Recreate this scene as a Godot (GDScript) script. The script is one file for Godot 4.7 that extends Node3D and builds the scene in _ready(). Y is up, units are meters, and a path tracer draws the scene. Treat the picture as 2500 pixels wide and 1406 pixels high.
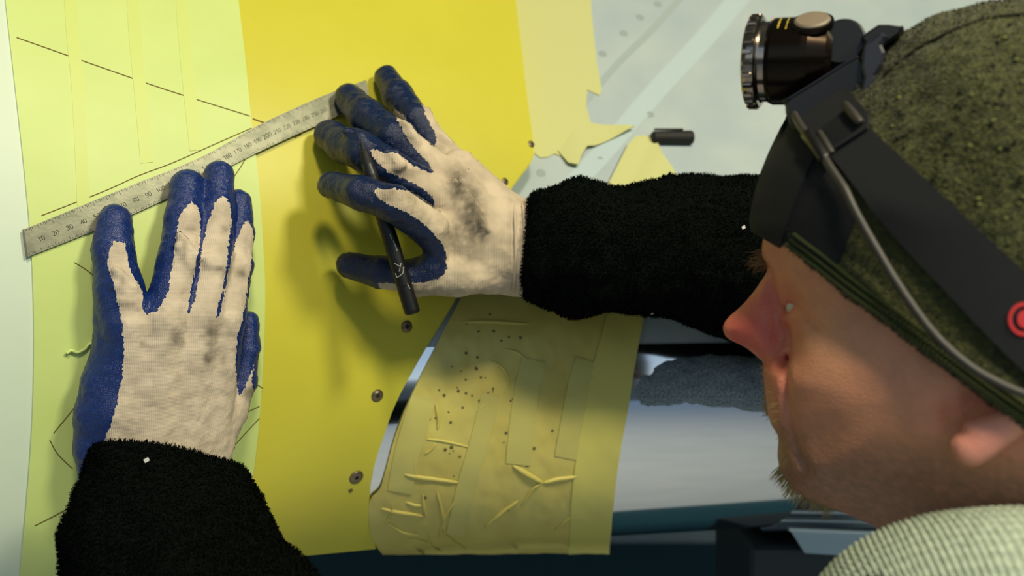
extends Node3D
# A worker in coated gloves lays out a line with a steel ruler on a yellow aircraft fairing.
# Design frame: x right, y up, z towards the viewer, origin at the eye, EYE metres above the hangar floor.

const EYE := Vector3(0, 1.35, 0)
const FOC := 2229.0                     # focal length in pixels of the 2500 x 1406 frame
# fairing: a cylinder-like skin whose axis runs right and away
const SA := 0.573576                    # sin 35
const CA := 0.819152
const SR := -0.66
# wing leading edge: a round nose, axis 12 degrees off
const S2 := 0.207912
const C2 := 0.978148
const WR := -0.757
const WN := 0.17

var rng := RandomNumberGenerator.new()
var nz := FastNoiseLite.new()
var names := {}
var M := {}

func _ready():
	rng.seed = 7
	nz.seed = 3; nz.frequency = 1.0; nz.fractal_octaves = 3
	# ---- camera
	var cam := Camera3D.new(); cam.name = "camera"
	cam.position = EYE
	cam.fov = 35.0
	cam.near = 0.05
	var ca := CameraAttributesPhysical.new()
	ca.frustum_focal_length = 38.06
	ca.frustum_focus_distance = 0.60
	ca.exposure_aperture = 7.0
	cam.attributes = ca
	add_child(cam)
	cam.fov = 35.0
	# ---- sky and exposure
	var we := WorldEnvironment.new(); we.name = "world_environment"
	var env := Environment.new()
	var sky := Sky.new()
	var sm := ProceduralSkyMaterial.new()
	sm.sky_top_color = Color(0.62, 0.74, 0.86); sm.sky_horizon_color = Color(0.86, 0.92, 0.93)
	sm.ground_bottom_color = Color(0.25, 0.29, 0.30); sm.ground_horizon_color = Color(0.6, 0.65, 0.66)
	sm.sky_energy_multiplier = 1.0
	sky.sky_material = sm
	env.background_mode = Environment.BG_SKY
	env.sky = sky
	env.background_energy_multiplier = SKY_E
	env.tonemap_mode = Environment.TONE_MAPPER_LINEAR
	env.tonemap_exposure = EXPO
	env.sdfgi_enabled = true; env.ssao_enabled = true; env.ssil_enabled = true
	we.environment = env
	add_child(we)
	# ---- lamps
	ceiling_lamp("lamp_panel", Vector3(1.05, 1.12, 0.36), Vector3(0.0, -0.12, -0.62), Vector2(0.30, 0.30), KEY_E, Color(1.0, 0.97, 0.84), "square bright hangar light panel hanging above the worker on the right")
	ceiling_lamp("lamp_panel", Vector3(0.30, 1.55, 0.85), Vector3(0.05, -0.1, -0.58), Vector2(0.30, 0.30), FILL_E, Color(1.0, 0.93, 0.80), "square fill light panel added over the viewer to brighten the face")  # added fill light for the face, not a known lamp of the hangar
	materials()
	hangar()
	aircraft()
	films()
	ruler()
	person()
	pen()
	headlamp()
	small_things()

const SKY_E := 0.9
const EXPO := 0.96
const KEY_E := 2.5
const FILL_E := 3.0

func ceiling_lamp(called, at: Vector3, aim: Vector3, size: Vector2, energy: float, col: Color, label):
	var t := thing(called, label, "lamp", at, "hangar light panels")
	t.look_at_from_position(at + EYE, aim + EYE, Vector3.UP if absf((aim - at).normalized().y) < 0.98 else Vector3.RIGHT)
	var hous := BoxMesh.new(); hous.size = Vector3(size.x + 0.06, size.y + 0.06, 0.05)
	var h := MeshInstance3D.new(); h.name = "housing"; h.mesh = hous; h.material_override = mat(Color(0.75, 0.75, 0.73), 0.5); h.position = Vector3(0, 0, 0.031); t.add_child(h, true)
	var pan := BoxMesh.new(); pan.size = Vector3(size.x, size.y, 0.01)
	var gm := mat(Color(0.95, 0.95, 0.93), 0.6); gm.emission_enabled = true; gm.emission = col; gm.emission_energy_multiplier = 3.0
	var pm := MeshInstance3D.new(); pm.name = "glowing_panel"; pm.mesh = pan; pm.material_override = gm; t.add_child(pm, true)
	for s in [-1, 1]:
		var b := CylinderMesh.new(); b.top_radius = 0.004; b.bottom_radius = 0.004; b.height = 3.9 - EYE.y - at.y - 0.05; b.radial_segments = 8
		var r := MeshInstance3D.new(); r.name = "hanging_rod"; r.mesh = b; r.material_override = mat(Color(0.4, 0.4, 0.4), 0.4, 0.8); t.add_child(r, true)
		r.global_position = EYE + at + Vector3(s * size.x * 0.4, b.height / 2 + 0.03, 0); r.global_rotation = Vector3.ZERO
	var l := AreaLight3D.new(); l.name = "panel_light"
	l.area_size = size; l.light_energy = energy; l.light_color = col; l.shadow_enabled = true; l.area_range = 12.0; l.area_attenuation = 2.0
	l.position = Vector3(0, 0, -0.012)
	t.add_child(l, true)

# ------------------------------------------------------------------ helpers
func numbered(called: String) -> String:
	if not names.has(called):
		names[called] = 0
		return called
	names[called] += 1
	return "%s_%03d" % [called, names[called]]

func thing(called, label, category, at := Vector3.ZERO, group := "") -> Node3D:
	var o := Node3D.new(); o.name = numbered(called); add_child(o)
	o.position = at + EYE
	tag(o, label, category, group)
	return o

func tag(o, label, category, group := ""):
	o.set_meta("label", label); o.set_meta("category", category)
	if group != "": o.set_meta("group", group)

# a mesh under a parent; its vertices are in the design frame
func put(called: String, mesh: Mesh, m: Material, parent: Node = null) -> MeshInstance3D:
	var o := MeshInstance3D.new()
	o.mesh = mesh
	o.material_override = m
	o.cast_shadow = GeometryInstance3D.SHADOW_CASTING_SETTING_ON
	if parent == null:
		o.name = numbered(called)
		add_child(o)
		o.position = EYE
	else:
		o.name = called
		parent.add_child(o, true)
		if o.is_inside_tree(): o.global_transform = Transform3D(Basis(), EYE)
	return o

func mat(c: Color, rough := 0.6, metal := 0.0) -> StandardMaterial3D:
	var m := StandardMaterial3D.new()
	m.albedo_color = c; m.roughness = rough; m.metallic = metal
	return m

func arr_mesh(v: PackedVector3Array, n: PackedVector3Array, idx: PackedInt32Array, col := PackedColorArray(), uv := PackedVector2Array()) -> ArrayMesh:
	var a := []; a.resize(Mesh.ARRAY_MAX)
	a[Mesh.ARRAY_VERTEX] = v; a[Mesh.ARRAY_NORMAL] = n; a[Mesh.ARRAY_INDEX] = idx
	if col.size() > 0: a[Mesh.ARRAY_COLOR] = col
	if uv.size() > 0: a[Mesh.ARRAY_TEX_UV] = uv
	var me := ArrayMesh.new()
	me.add_surface_from_arrays(Mesh.PRIMITIVE_TRIANGLES, a)
	return me

func normals_of(v: PackedVector3Array, idx: PackedInt32Array) -> PackedVector3Array:
	var n := PackedVector3Array(); n.resize(v.size())
	for t in range(0, idx.size(), 3):
		var a := idx[t]; var b := idx[t + 1]; var c := idx[t + 2]
		var f := (v[c] - v[a]).cross(v[b] - v[a])
		n[a] += f; n[b] += f; n[c] += f
	for i in n.size(): n[i] = n[i].normalized()
	return n

# pixel + depth -> point of the design frame
func P(px: float, py: float, d: float) -> Vector3:
	return Vector3((px - 1250.0) / FOC * d, (703.0 - py) / FOC * d, -d)

func px_of(p: Vector3) -> Vector2:
	return Vector2(1250.0 + p.x / -p.z * FOC, 703.0 - p.y / -p.z * FOC)

# ---- fairing skin
func sag(y: float) -> float:
	var s := y * y / 0.84
	if y < -0.15: s += 3.0 * (y + 0.15) * (y + 0.15)
	return s

func S_n(y: float) -> Vector3:
	var g := y / 0.42
	if y < -0.15: g += 6.0 * (y + 0.15)
	return Vector3(SA, g, CA).normalized()

func S(px: float, py: float, h := 0.0) -> Vector3:
	var a := (px - 1250.0) / FOC
	var b := (703.0 - py) / FOC
	var den := a * SA - CA
	var d := SR / den
	for i in 14:
		d = lerpf(d, (SR - sag(b * d)) / den, 0.75)
	var p := Vector3(a * d, b * d, -d)
	return p + S_n(p.y) * h

# ---- wing: implicit skin, positive in front of it
func wsag(y: float) -> float:
	var q := y + 0.085
	if q > 0.0874: return 0.0242 + 0.6 * (q - 0.0874)
	if q < -WN * 0.999: return WN
	return WN - sqrt(WN * WN - q * q)

func W_f(p: Vector3) -> float:
	return p.x * S2 + p.z * C2 - (WR - wsag(p.y))

func W_n(y: float) -> Vector3:
	var q := clampf(y + 0.085, -WN * 0.995, 0.0874)
	return Vector3(S2, q / sqrt(WN * WN - q * q), C2).normalized()

func W(px: float, py: float, h := 0.0) -> Vector3:
	var a := (px - 1250.0) / FOC
	var b := (703.0 - py) / FOC
	var lo := 0.5; var d := 0.5
	var best := 9.0; var bd := 0.8
	while d < 2.2:
		var f := W_f(Vector3(a * d, b * d, -d))
		if f < best and d < 1.1: best = f; bd = d
		if f < 0.0:
			bd = -1.0
			break
		lo = d
		d += 0.01
	if bd < 0.0:
		var hi := d
		for i in 22:
			var mid := (lo + hi) / 2
			if W_f(Vector3(a * mid, b * mid, -mid)) > 0.0: lo = mid
			else: hi = mid
		bd = lo
	var p := Vector3(a * bd, b * bd, -bd)
	return p + W_n(p.y) * h

# ---- polyline tools
func along(pts: Array, t: float) -> Vector2:
	var L := 0.0
	for i in pts.size() - 1: L += pts[i].distance_to(pts[i + 1])
	var s := clampf(t, 0, 1) * L
	for i in pts.size() - 1:
		var q: float = pts[i].distance_to(pts[i + 1])
		if s <= q or i == pts.size() - 2:
			return pts[i].lerp(pts[i + 1], s / maxf(q, 1e-6))
		s -= q
	return pts[-1]

func smooth_line(pts: Array, n: int) -> Array:   # Catmull-Rom through the points
	var out := []
	var m := pts.size()
	for k in n + 1:
		var f := float(k) / n * (m - 1)
		var i := mini(int(f), m - 2)
		var t := f - i
		out.append(pts[i].cubic_interpolate(pts[i + 1], pts[maxi(i - 1, 0)], pts[mini(i + 2, m - 1)], t))
	return out

func v2s(flat: Array) -> Array:
	var o := []
	for i in range(0, flat.size(), 2): o.append(Vector2(flat[i], flat[i + 1]))
	return o

func seg_dist(p: Vector2, poly: PackedVector2Array, closed := true) -> float:
	var best := 1e18
	var n := poly.size()
	var j := n - 1 if closed else 0
	for i in range(0 if closed else 1, n):
		var a := poly[j]; var ab := poly[i] - a
		var t := clampf((p - a).dot(ab) / maxf(ab.length_squared(), 1e-12), 0.0, 1.0)
		best = minf(best, (p - a - ab * t).length_squared())
		j = i
	return sqrt(best)

func poly_sd(p: Vector2, poly: PackedVector2Array) -> float:   # negative inside
	var d := seg_dist(p, poly)
	return -d if Geometry2D.is_point_in_polygon(p, poly) else d

# a sheet with thickness from a grid of front points and normals
func sheet(g: Array, nu: int, nv: int, thick: float, normal = null, nrm_from_grid := true) -> ArrayMesh:
	var v := PackedVector3Array(); var idx := PackedInt32Array(); var uv := PackedVector2Array()
	var w := nu + 1
	for j in nv + 1:
		for i in nu + 1:
			v.append(g[j * w + i]); uv.append(Vector2(float(i) / nu, float(j) / nv))
	for j in nv:
		for i in nu:
			var a := j * w + i
			idx.append_array([a, a + 1, a + w + 1, a, a + w + 1, a + w])
	var n := normals_of(v, idx)
	# make the normals face the eye side of the grid
	var flip := 0.0
	for i in range(0, v.size(), 7): flip += n[i].dot(-v[i])
	if flip < 0.0:
		for t in range(0, idx.size(), 3):
			var q := idx[t]; idx[t] = idx[t + 1]; idx[t + 1] = q
		for i in n.size(): n[i] = -n[i]
	if thick <= 0.0: return arr_mesh(v, n, idx, PackedColorArray(), uv)
	var nf := v.size(); var tf := idx.size()
	for i in nf:
		v.append(v[i] - n[i] * thick); n.append(-n[i]); uv.append(uv[i])
	for t in range(0, tf, 3): idx.append_array([idx[t] + nf, idx[t + 2] + nf, idx[t + 1] + nf])
	# rim
	var loop := []
	for i in w: loop.append(i)
	for j in range(1, nv + 1): loop.append(j * w + nu)
	for i in range(nu - 1, -1, -1): loop.append(nv * w + i)
	for j in range(nv - 1, 0, -1): loop.append(j * w)
	var mid := Vector3.ZERO
	for i in nf: mid += v[i]
	mid /= nf
	for k in loop.size():
		var a: int = loop[k]; var b: int = loop[(k + 1) % loop.size()]
		var s := v.size()
		var fn := (v[b] - v[a]).cross(n[a]).normalized()
		if fn.dot(v[a] - mid) < 0.0: fn = -fn
		for q in [a, b, b + nf, a + nf]:
			v.append(v[q]); n.append(fn); uv.append(uv[q])
		if (v[s + 2] - v[s]).cross(v[s + 1] - v[s]).dot(fn) > 0.0: idx.append_array([s, s + 1, s + 2, s, s + 2, s + 3])
		else: idx.append_array([s, s + 2, s + 1, s, s + 3, s + 2])
	return arr_mesh(v, n, idx, PackedColorArray(), uv)

# the sheet between a left and a right pixel line, laid on a surface
func patch(L: Array, R: Array, nu: int, nv: int, f: Callable, h: float, thick: float, bump = null) -> ArrayMesh:
	var g := []
	for j in nv + 1:
		var a := along(L, float(j) / nv); var b := along(R, float(j) / nv)
		for i in nu + 1:
			var q := a.lerp(b, float(i) / nu)
			var hh := h
			if bump != null: hh += bump.call(q)
			g.append(f.call(q.x, q.y, hh))
	return sheet(g, nu, nv, thick)

# a flat filled pixel polygon laid on a surface (triangulated on a fine grid)
func cutout(poly: Array, f: Callable, h: float, thick: float, step := 14.0, bump = null) -> ArrayMesh:
	var pp := PackedVector2Array(poly)
	var lo := pp[0]; var hi := pp[0]
	for p in pp: lo = lo.min(p); hi = hi.max(p)
	var v := PackedVector3Array(); var idx := PackedInt32Array()
	var x := lo.x
	while x < hi.x:
		var y := lo.y
		while y < hi.y:
			var cell := PackedVector2Array([Vector2(x, y), Vector2(x + step, y), Vector2(x + step, y + step), Vector2(x, y + step)])
			for piece in Geometry2D.intersect_polygons(cell, pp):
				var tri := Geometry2D.triangulate_polygon(piece)
				var base := v.size()
				for q in piece:
					var hh := h
					if bump != null: hh += bump.call(q)
					v.append(f.call(q.x, q.y, hh))
				for t in range(0, tri.size(), 3):
					var a := base + tri[t]; var b := base + tri[t + 1]; var c := base + tri[t + 2]
					if (v[c] - v[a]).cross(v[b] - v[a]).dot(-v[a]) < 0.0: idx.append_array([a, c, b])
					else: idx.append_array([a, b, c])
			y += step
		x += step
	# weld so that the normals are smooth
	var key := {}; var remap := PackedInt32Array(); var wv := PackedVector3Array()
	for p in v:
		var k := Vector3i((p * 20000.0).round())
		if not key.has(k): key[k] = wv.size(); wv.append(p)
		remap.append(key[k])
	var wi := PackedInt32Array()
	for i in idx: wi.append(remap[i])
	var n := normals_of(wv, wi)
	if thick > 0.0:
		var nf := wv.size(); var tf := wi.size()
		for i in nf: wv.append(wv[i] - n[i] * thick); n.append(-n[i])
		var edges := {}
		for t in range(0, tf, 3):
			for e in 3:
				var a := wi[t + e]; var b := wi[t + (e + 1) % 3]
				if edges.has(Vector2i(b, a)): edges.erase(Vector2i(b, a))
				else: edges[Vector2i(a, b)] = true
		for t in range(0, tf, 3): wi.append_array([wi[t] + nf, wi[t + 2] + nf, wi[t + 1] + nf])
		for e in edges:
			var a: int = e.x; var b: int = e.y
			var s := wv.size()
			var fn := n[a].cross(wv[b] - wv[a]).normalized()
			for q in [a, b, b + nf, a + nf]: wv.append(wv[q]); n.append(fn)
			wi.append_array([s, s + 3, s + 2, s, s + 2, s + 1])
	return arr_mesh(wv, n, wi)

# a tube through 3-D points with a radius at each
func tube(pts: Array, rad: Array, sides := 10, cap := true) -> ArrayMesh:
	var v := PackedVector3Array(); var idx := PackedInt32Array()
	var up := Vector3(0.13, 0.2, 0.97)
	var m := pts.size()
	for i in m:
		var t: Vector3 = (pts[mini(i + 1, m - 1)] - pts[maxi(i - 1, 0)]).normalized()
		var x := up.cross(t).normalized(); var y := t.cross(x)
		up = y
		for k in sides:
			var a := TAU * k / sides
			v.append(pts[i] + (x * cos(a) + y * sin(a)) * rad[i])
	for i in m - 1:
		for k in sides:
			var a := i * sides + k; var b := i * sides + (k + 1) % sides
			idx.append_array([a, b + sides, b, a, a + sides, b + sides])
	if cap:
		var a := v.size(); v.append(pts[0]); v.append(pts[-1])
		for k in sides:
			idx.append_array([a, k, (k + 1) % sides])
			idx.append_array([a + 1, (m - 1) * sides + (k + 1) % sides, (m - 1) * sides + k])
	var n := normals_of(v, idx)
	var out := 0.0
	for i in range(0, (m - 1) * sides, 3): out += n[i].dot(v[i] - pts[i / sides])
	if out < 0.0:
		for t in range(0, idx.size(), 3):
			var q := idx[t]; idx[t] = idx[t + 1]; idx[t + 1] = q
		for i in n.size(): n[i] = -n[i]
	return arr_mesh(v, n, idx)

# turned profile: list of (along, radius); axis from a to b
func lathe(a: Vector3, dir: Vector3, prof: Array, sides := 40) -> ArrayMesh:
	var st := SurfaceTool.new(); st.begin(Mesh.PRIMITIVE_TRIANGLES)
	var d := dir.normalized()
	var x := d.cross(Vector3(0.1, 0.9, 0.2)).normalized(); var y := d.cross(x)
	for i in prof.size() - 1:
		var p: Vector2 = prof[i]; var q: Vector2 = prof[i + 1]
		var sl := Vector2(q.y - p.y, -(q.x - p.x)).normalized()    # (along, radial) normal, pointing out
		for k in sides:
			var c0 := x * cos(TAU * k / sides) + y * sin(TAU * k / sides)
			var c1 := x * cos(TAU * (k + 1) / sides) + y * sin(TAU * (k + 1) / sides)
			var n0 := (d * -sl.x + c0 * -sl.y).normalized(); var n1 := (d * -sl.x + c1 * -sl.y).normalized()
			var A := a + d * p.x + c0 * p.y; var B := a + d * p.x + c1 * p.y
			var C := a + d * q.x + c1 * q.y; var D := a + d * q.x + c0 * q.y
			var flip := (C - A).cross(B - A).dot(n0) < 0.0
			for tri in [[A, B, C, n0, n1, n1], [A, C, D, n0, n1, n0]]:
				var o := [0, 2, 1] if flip else [0, 1, 2]
				for w in o:
					st.set_normal(tri[3 + w]); st.add_vertex(tri[w])
	st.index()
	return st.commit()

func boxy(c: Vector3, bx: Vector3, by: Vector3, bz: Vector3, bev := 0.0) -> ArrayMesh:
	# box with half axes bx, by, bz and chamfered edges
	var st := SurfaceTool.new(); st.begin(Mesh.PRIMITIVE_TRIANGLES)
	var pts := PackedVector3Array()
	for sx in [-1, 1]:
		for sy in [-1, 1]:
			for sz in [-1, 1]:
				var X: Vector3 = bx * sx; var Y: Vector3 = by * sy; var Z: Vector3 = bz * sz
				if bev > 0.0:
					pts.append(c + X + Y * (1 - bev / by.length()) + Z * (1 - bev / bz.length()))
					pts.append(c + X * (1 - bev / bx.length()) + Y + Z * (1 - bev / bz.length()))
					pts.append(c + X * (1 - bev / bx.length()) + Y * (1 - bev / by.length()) + Z)
				else: pts.append(c + X + Y + Z)

	return hull(pts)

func hull(pts: PackedVector3Array) -> ArrayMesh:
	# brute-force convex hull for a few points
	var st := SurfaceTool.new(); st.begin(Mesh.PRIMITIVE_TRIANGLES)
	var mid := Vector3.ZERO
	for p in pts: mid += p
	mid /= pts.size()
	var seen := {}
	var n := pts.size()
	for i in n:
		for j in range(i + 1, n):
			for k in range(j + 1, n):
				var nn := (pts[j] - pts[i]).cross(pts[k] - pts[i])
				if nn.length() < 1e-12: continue
				nn = nn.normalized()
				if nn.dot(pts[i] - mid) < 0.0: nn = -nn
				var d := nn.dot(pts[i])
				var ok := true
				for p in pts:
					if nn.dot(p) > d + 1e-6:
						ok = false
						break
				if not ok: continue
				var key := Vector4i(roundi(nn.x * 500), roundi(nn.y * 500), roundi(nn.z * 500), roundi(d * 20000))
				if seen.has(key): continue
				seen[key] = true
				var on := []
				var cc := Vector3.ZERO
				for p in pts:
					if absf(nn.dot(p) - d) < 2e-6: on.append(p); cc += p
				cc /= on.size()
				var ax: Vector3 = (on[0] - cc).normalized(); var ay := nn.cross(ax)
				on.sort_custom(func(u, w): return atan2((u - cc).dot(ay), (u - cc).dot(ax)) < atan2((w - cc).dot(ay), (w - cc).dot(ax)))
				for t in range(1, on.size() - 1):
					for q in [on[0], on[t + 1], on[t]]:
						st.set_normal(nn); st.add_vertex(q)
	st.index()
	return st.commit()

func join(list: Array) -> ArrayMesh:
	var st := SurfaceTool.new(); st.begin(Mesh.PRIMITIVE_TRIANGLES)
	for m in list: st.append_from(m, 0, Transform3D())
	return st.commit()

# ------------------------------------------------------------------ fields and surface nets
class Field:
	var n: Vector3i
	var org: Vector3
	var c: float
	var k: float
	var acc: PackedFloat32Array
	func _init(lo: Vector3, hi: Vector3, cell: float, soft: float):
		org = lo; c = cell; k = soft
		n = Vector3i(((hi - lo) / cell).ceil()) + Vector3i.ONE
		acc.resize(n.x * n.y * n.z)
	# tapered capsule, added by exponential smooth minimum
	func bone(a: Vector3, b: Vector3, ra: float, rb: float):
		var R := maxf(ra, rb) + 5.0 * k
		var lo := Vector3i(((a.min(b) - Vector3.ONE * R - org) / c).floor()).clamp(Vector3i.ZERO, n - Vector3i.ONE)
		var hi := Vector3i(((a.max(b) + Vector3.ONE * R - org) / c).ceil()).clamp(Vector3i.ZERO, n - Vector3i.ONE)
		var ab := b - a
		var il := 1.0 / maxf(ab.length_squared(), 1e-12)
		var dr := rb - ra
		var ik := 1.0 / k
		for z in range(lo.z, hi.z + 1):
			for y in range(lo.y, hi.y + 1):
				var i := (z * n.y + y) * n.x + lo.x
				var p := org + Vector3(lo.x, y, z) * c - a
				for x in range(lo.x, hi.x + 1):
					var t := clampf(p.dot(ab) * il, 0.0, 1.0)
					var d := (p - ab * t).length() - ra - dr * t
					acc[i] += exp(clampf(-d * ik, -40.0, 30.0))
					p.x += c
					i += 1
	# a chain of joints [point, radius]
	func chain(j: Array):
		for i in j.size() - 1:
			bone(j[i][0], j[i + 1][0], j[i][1], j[i + 1][1])
	func finish():
		for i in acc.size():
			var a := acc[i]
			acc[i] = 0.05 if a < 1e-12 else -k * log(a)
	func nets() -> Array:
		return run(acc, n, org, c, 4.0 * c)
	static func run(F: PackedFloat32Array, n: Vector3i, org: Vector3, c: float, lim: float) -> Array:
		var nx := n.x; var ny := n.y
		var sz := nx * ny
		var vid := PackedInt32Array(); vid.resize(nx * ny * n.z); vid.fill(-1)
		var v := PackedVector3Array(); var idx := PackedInt32Array()
		var off := [0, 1, nx, nx + 1, sz, sz + 1, sz + nx, sz + nx + 1]
		var o1: int = off[1]; var o2: int = off[2]; var o3: int = off[3]; var o4: int = off[4]; var o5: int = off[5]; var o6: int = off[6]; var o7: int = off[7]
		var ed := [0, 1, 2, 3, 4, 5, 6, 7, 0, 2, 1, 3, 4, 6, 5, 7, 0, 4, 1, 5, 2, 6, 3, 7]
		var cor := [Vector3(0, 0, 0), Vector3(1, 0, 0), Vector3(0, 1, 0), Vector3(1, 1, 0), Vector3(0, 0, 1), Vector3(1, 0, 1), Vector3(0, 1, 1), Vector3(1, 1, 1)]
		var e := PackedFloat32Array(); e.resize(8)
		for z in n.z - 1:
			for y in ny - 1:
				var i := (z * ny + y) * nx - 1
				for x in nx - 1:
					i += 1
					var f0 := F[i]
					if f0 > lim or f0 < -lim: continue
					var s := int(f0 < 0.0) + int(F[i + o1] < 0.0) + int(F[i + o2] < 0.0) + int(F[i + o3] < 0.0) + int(F[i + o4] < 0.0) + int(F[i + o5] < 0.0) + int(F[i + o6] < 0.0) + int(F[i + o7] < 0.0)
					if s == 0 or s == 8: continue
					for q in 8: e[q] = F[i + off[q]]
					var sum := Vector3.ZERO; var cnt := 0
					for q in range(0, 24, 2):
						var a := e[ed[q]]; var b := e[ed[q + 1]]
						if (a < 0.0) != (b < 0.0):
							var ca: Vector3 = cor[ed[q]]
							sum += ca.lerp(cor[ed[q + 1]], a / (a - b)); cnt += 1
					vid[i] = v.size()
					v.append(org + (Vector3(x, y, z) + sum / cnt) * c)
		for z in range(1, n.z - 1):
			for y in range(1, ny - 1):
				var i := (z * ny + y) * nx
				for x in range(1, nx - 1):
					i += 1
					if vid[i] < 0: continue
					var a := F[i]
					var ina := a < 0.0
					for ax in 3:
						var s1 := 1 if ax == 0 else (nx if ax == 1 else sz)
						if (F[i + s1] < 0.0) == ina: continue
						var s2 := nx if ax == 0 else (sz if ax == 1 else 1)
						var s3 := sz if ax == 0 else (1 if ax == 1 else nx)
						var q0 := vid[i]; var q1 := vid[i - s2]; var q2 := vid[i - s2 - s3]; var q3 := vid[i - s3]
						if q0 < 0 or q1 < 0 or q2 < 0 or q3 < 0: continue
						if ina: idx.append_array([q0, q2, q1, q0, q3, q2])
						else: idx.append_array([q0, q1, q2, q0, q2, q3])
		return [v, idx]

# splits a mesh along f = 0; returns [mesh where f > 0, mesh where f < 0]
func split(v: PackedVector3Array, n: PackedVector3Array, idx: PackedInt32Array, f: PackedFloat32Array, lift := 0.0) -> Array:
	var V := [PackedVector3Array(), PackedVector3Array()]; var N := [PackedVector3Array(), PackedVector3Array()]
	var I := [PackedInt32Array(), PackedInt32Array()]; var mp := [{}, {}]
	for t in range(0, idx.size(), 3):
		for side in 2:
			var sg := 1.0 if side == 0 else -1.0
			var poly := []
			for e in 3:
				var a := idx[t + e]; var b := idx[t + (e + 1) % 3]
				var fa := f[a] * sg; var fb := f[b] * sg
				if fa >= 0.0: poly.append(Vector2i(a, a))
				if (fa >= 0.0) != (fb >= 0.0): poly.append(Vector2i(mini(a, b), maxi(a, b)))
			if poly.size() < 3: continue
			var ids := []
			for k in poly:
				if not mp[side].has(k):
					mp[side][k] = V[side].size()
					var p := v[k.x]; var nn := n[k.x]
					if k.x != k.y:
						var s := clampf(f[k.x] / (f[k.x] - f[k.y]), 0, 1)
						p = p.lerp(v[k.y], s); nn = nn.lerp(n[k.y], s).normalized()
					elif side == 1 and lift > 0.0:
						p += nn * lift * clampf(-f[k.x] / 6.0, 0.0, 1.0)
					V[side].append(p); N[side].append(nn)
				ids.append(mp[side][k])
			for q in range(1, ids.size() - 1): I[side].append_array([ids[0], ids[q], ids[q + 1]])
	return [arr_mesh(V[0], N[0], I[0]), arr_mesh(V[1], N[1], I[1]), V, N, I]

# ------------------------------------------------------------------ materials
func noise_tex(size: int, freq: float, sd: int, c0: Color, c1: Color, lo := 0.0, hi := 1.0, sx := 1.0) -> ImageTexture:
	var f := FastNoiseLite.new(); f.seed = sd; f.frequency = freq; f.noise_type = FastNoiseLite.TYPE_SIMPLEX_SMOOTH; f.fractal_octaves = 4
	var src := f.get_seamless_image(size, size)
	var im := Image.create(size, size, false, Image.FORMAT_RGB8)
	for y in size:
		for x in size:
			var t := clampf((src.get_pixel(int(x * sx) % size, y).r - lo) / (hi - lo), 0.0, 1.0)
			im.set_pixel(x, y, c0.lerp(c1, t))
	return ImageTexture.create_from_image(im)

func knit_tex() -> ImageTexture:
	var s := 256
	var im := Image.create(s, s, false, Image.FORMAT_RGB8)
	for y in s:
		for x in s:
			var u := x / 256.0 * 12.0; var q := y / 256.0 * 16.0
			var side := absf(fposmod(u, 1.0) - 0.5) * 2.0
			var st := 0.5 + 0.5 * cos(TAU * (q + side * 0.45))
			var h := (1.0 - pow(absf(2.0 * fposmod(u * 1.0 + 0.0, 1.0) - 1.0), 2.2)) * (0.55 + 0.45 * st)
			im.set_pixel(x, y, Color(h, h, h))
	return ImageTexture.create_from_image(im)

func weave_tex() -> ImageTexture:
	var s := 128
	var im := Image.create(s, s, false, Image.FORMAT_RGB8)
	for y in s:
		for x in s:
			var h := 0.5 + 0.25 * sin(TAU * x * 16.0 / s) + 0.25 * sin(TAU * y * 16.0 / s)
			im.set_pixel(x, y, Color(h, h, h))
	return ImageTexture.create_from_image(im)

func tri(m: StandardMaterial3D, scale: float, tex: Texture2D = null, bump: Texture2D = null, depth := 0.0):
	m.uv1_triplanar = true; m.uv1_scale = Vector3.ONE * scale
	m.uv1_triplanar_sharpness = 4.0
	if tex: m.albedo_texture = tex; m.albedo_color = Color.WHITE
	if bump: m.heightmap_enabled = true; m.heightmap_texture = bump; m.heightmap_scale = depth

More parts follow.
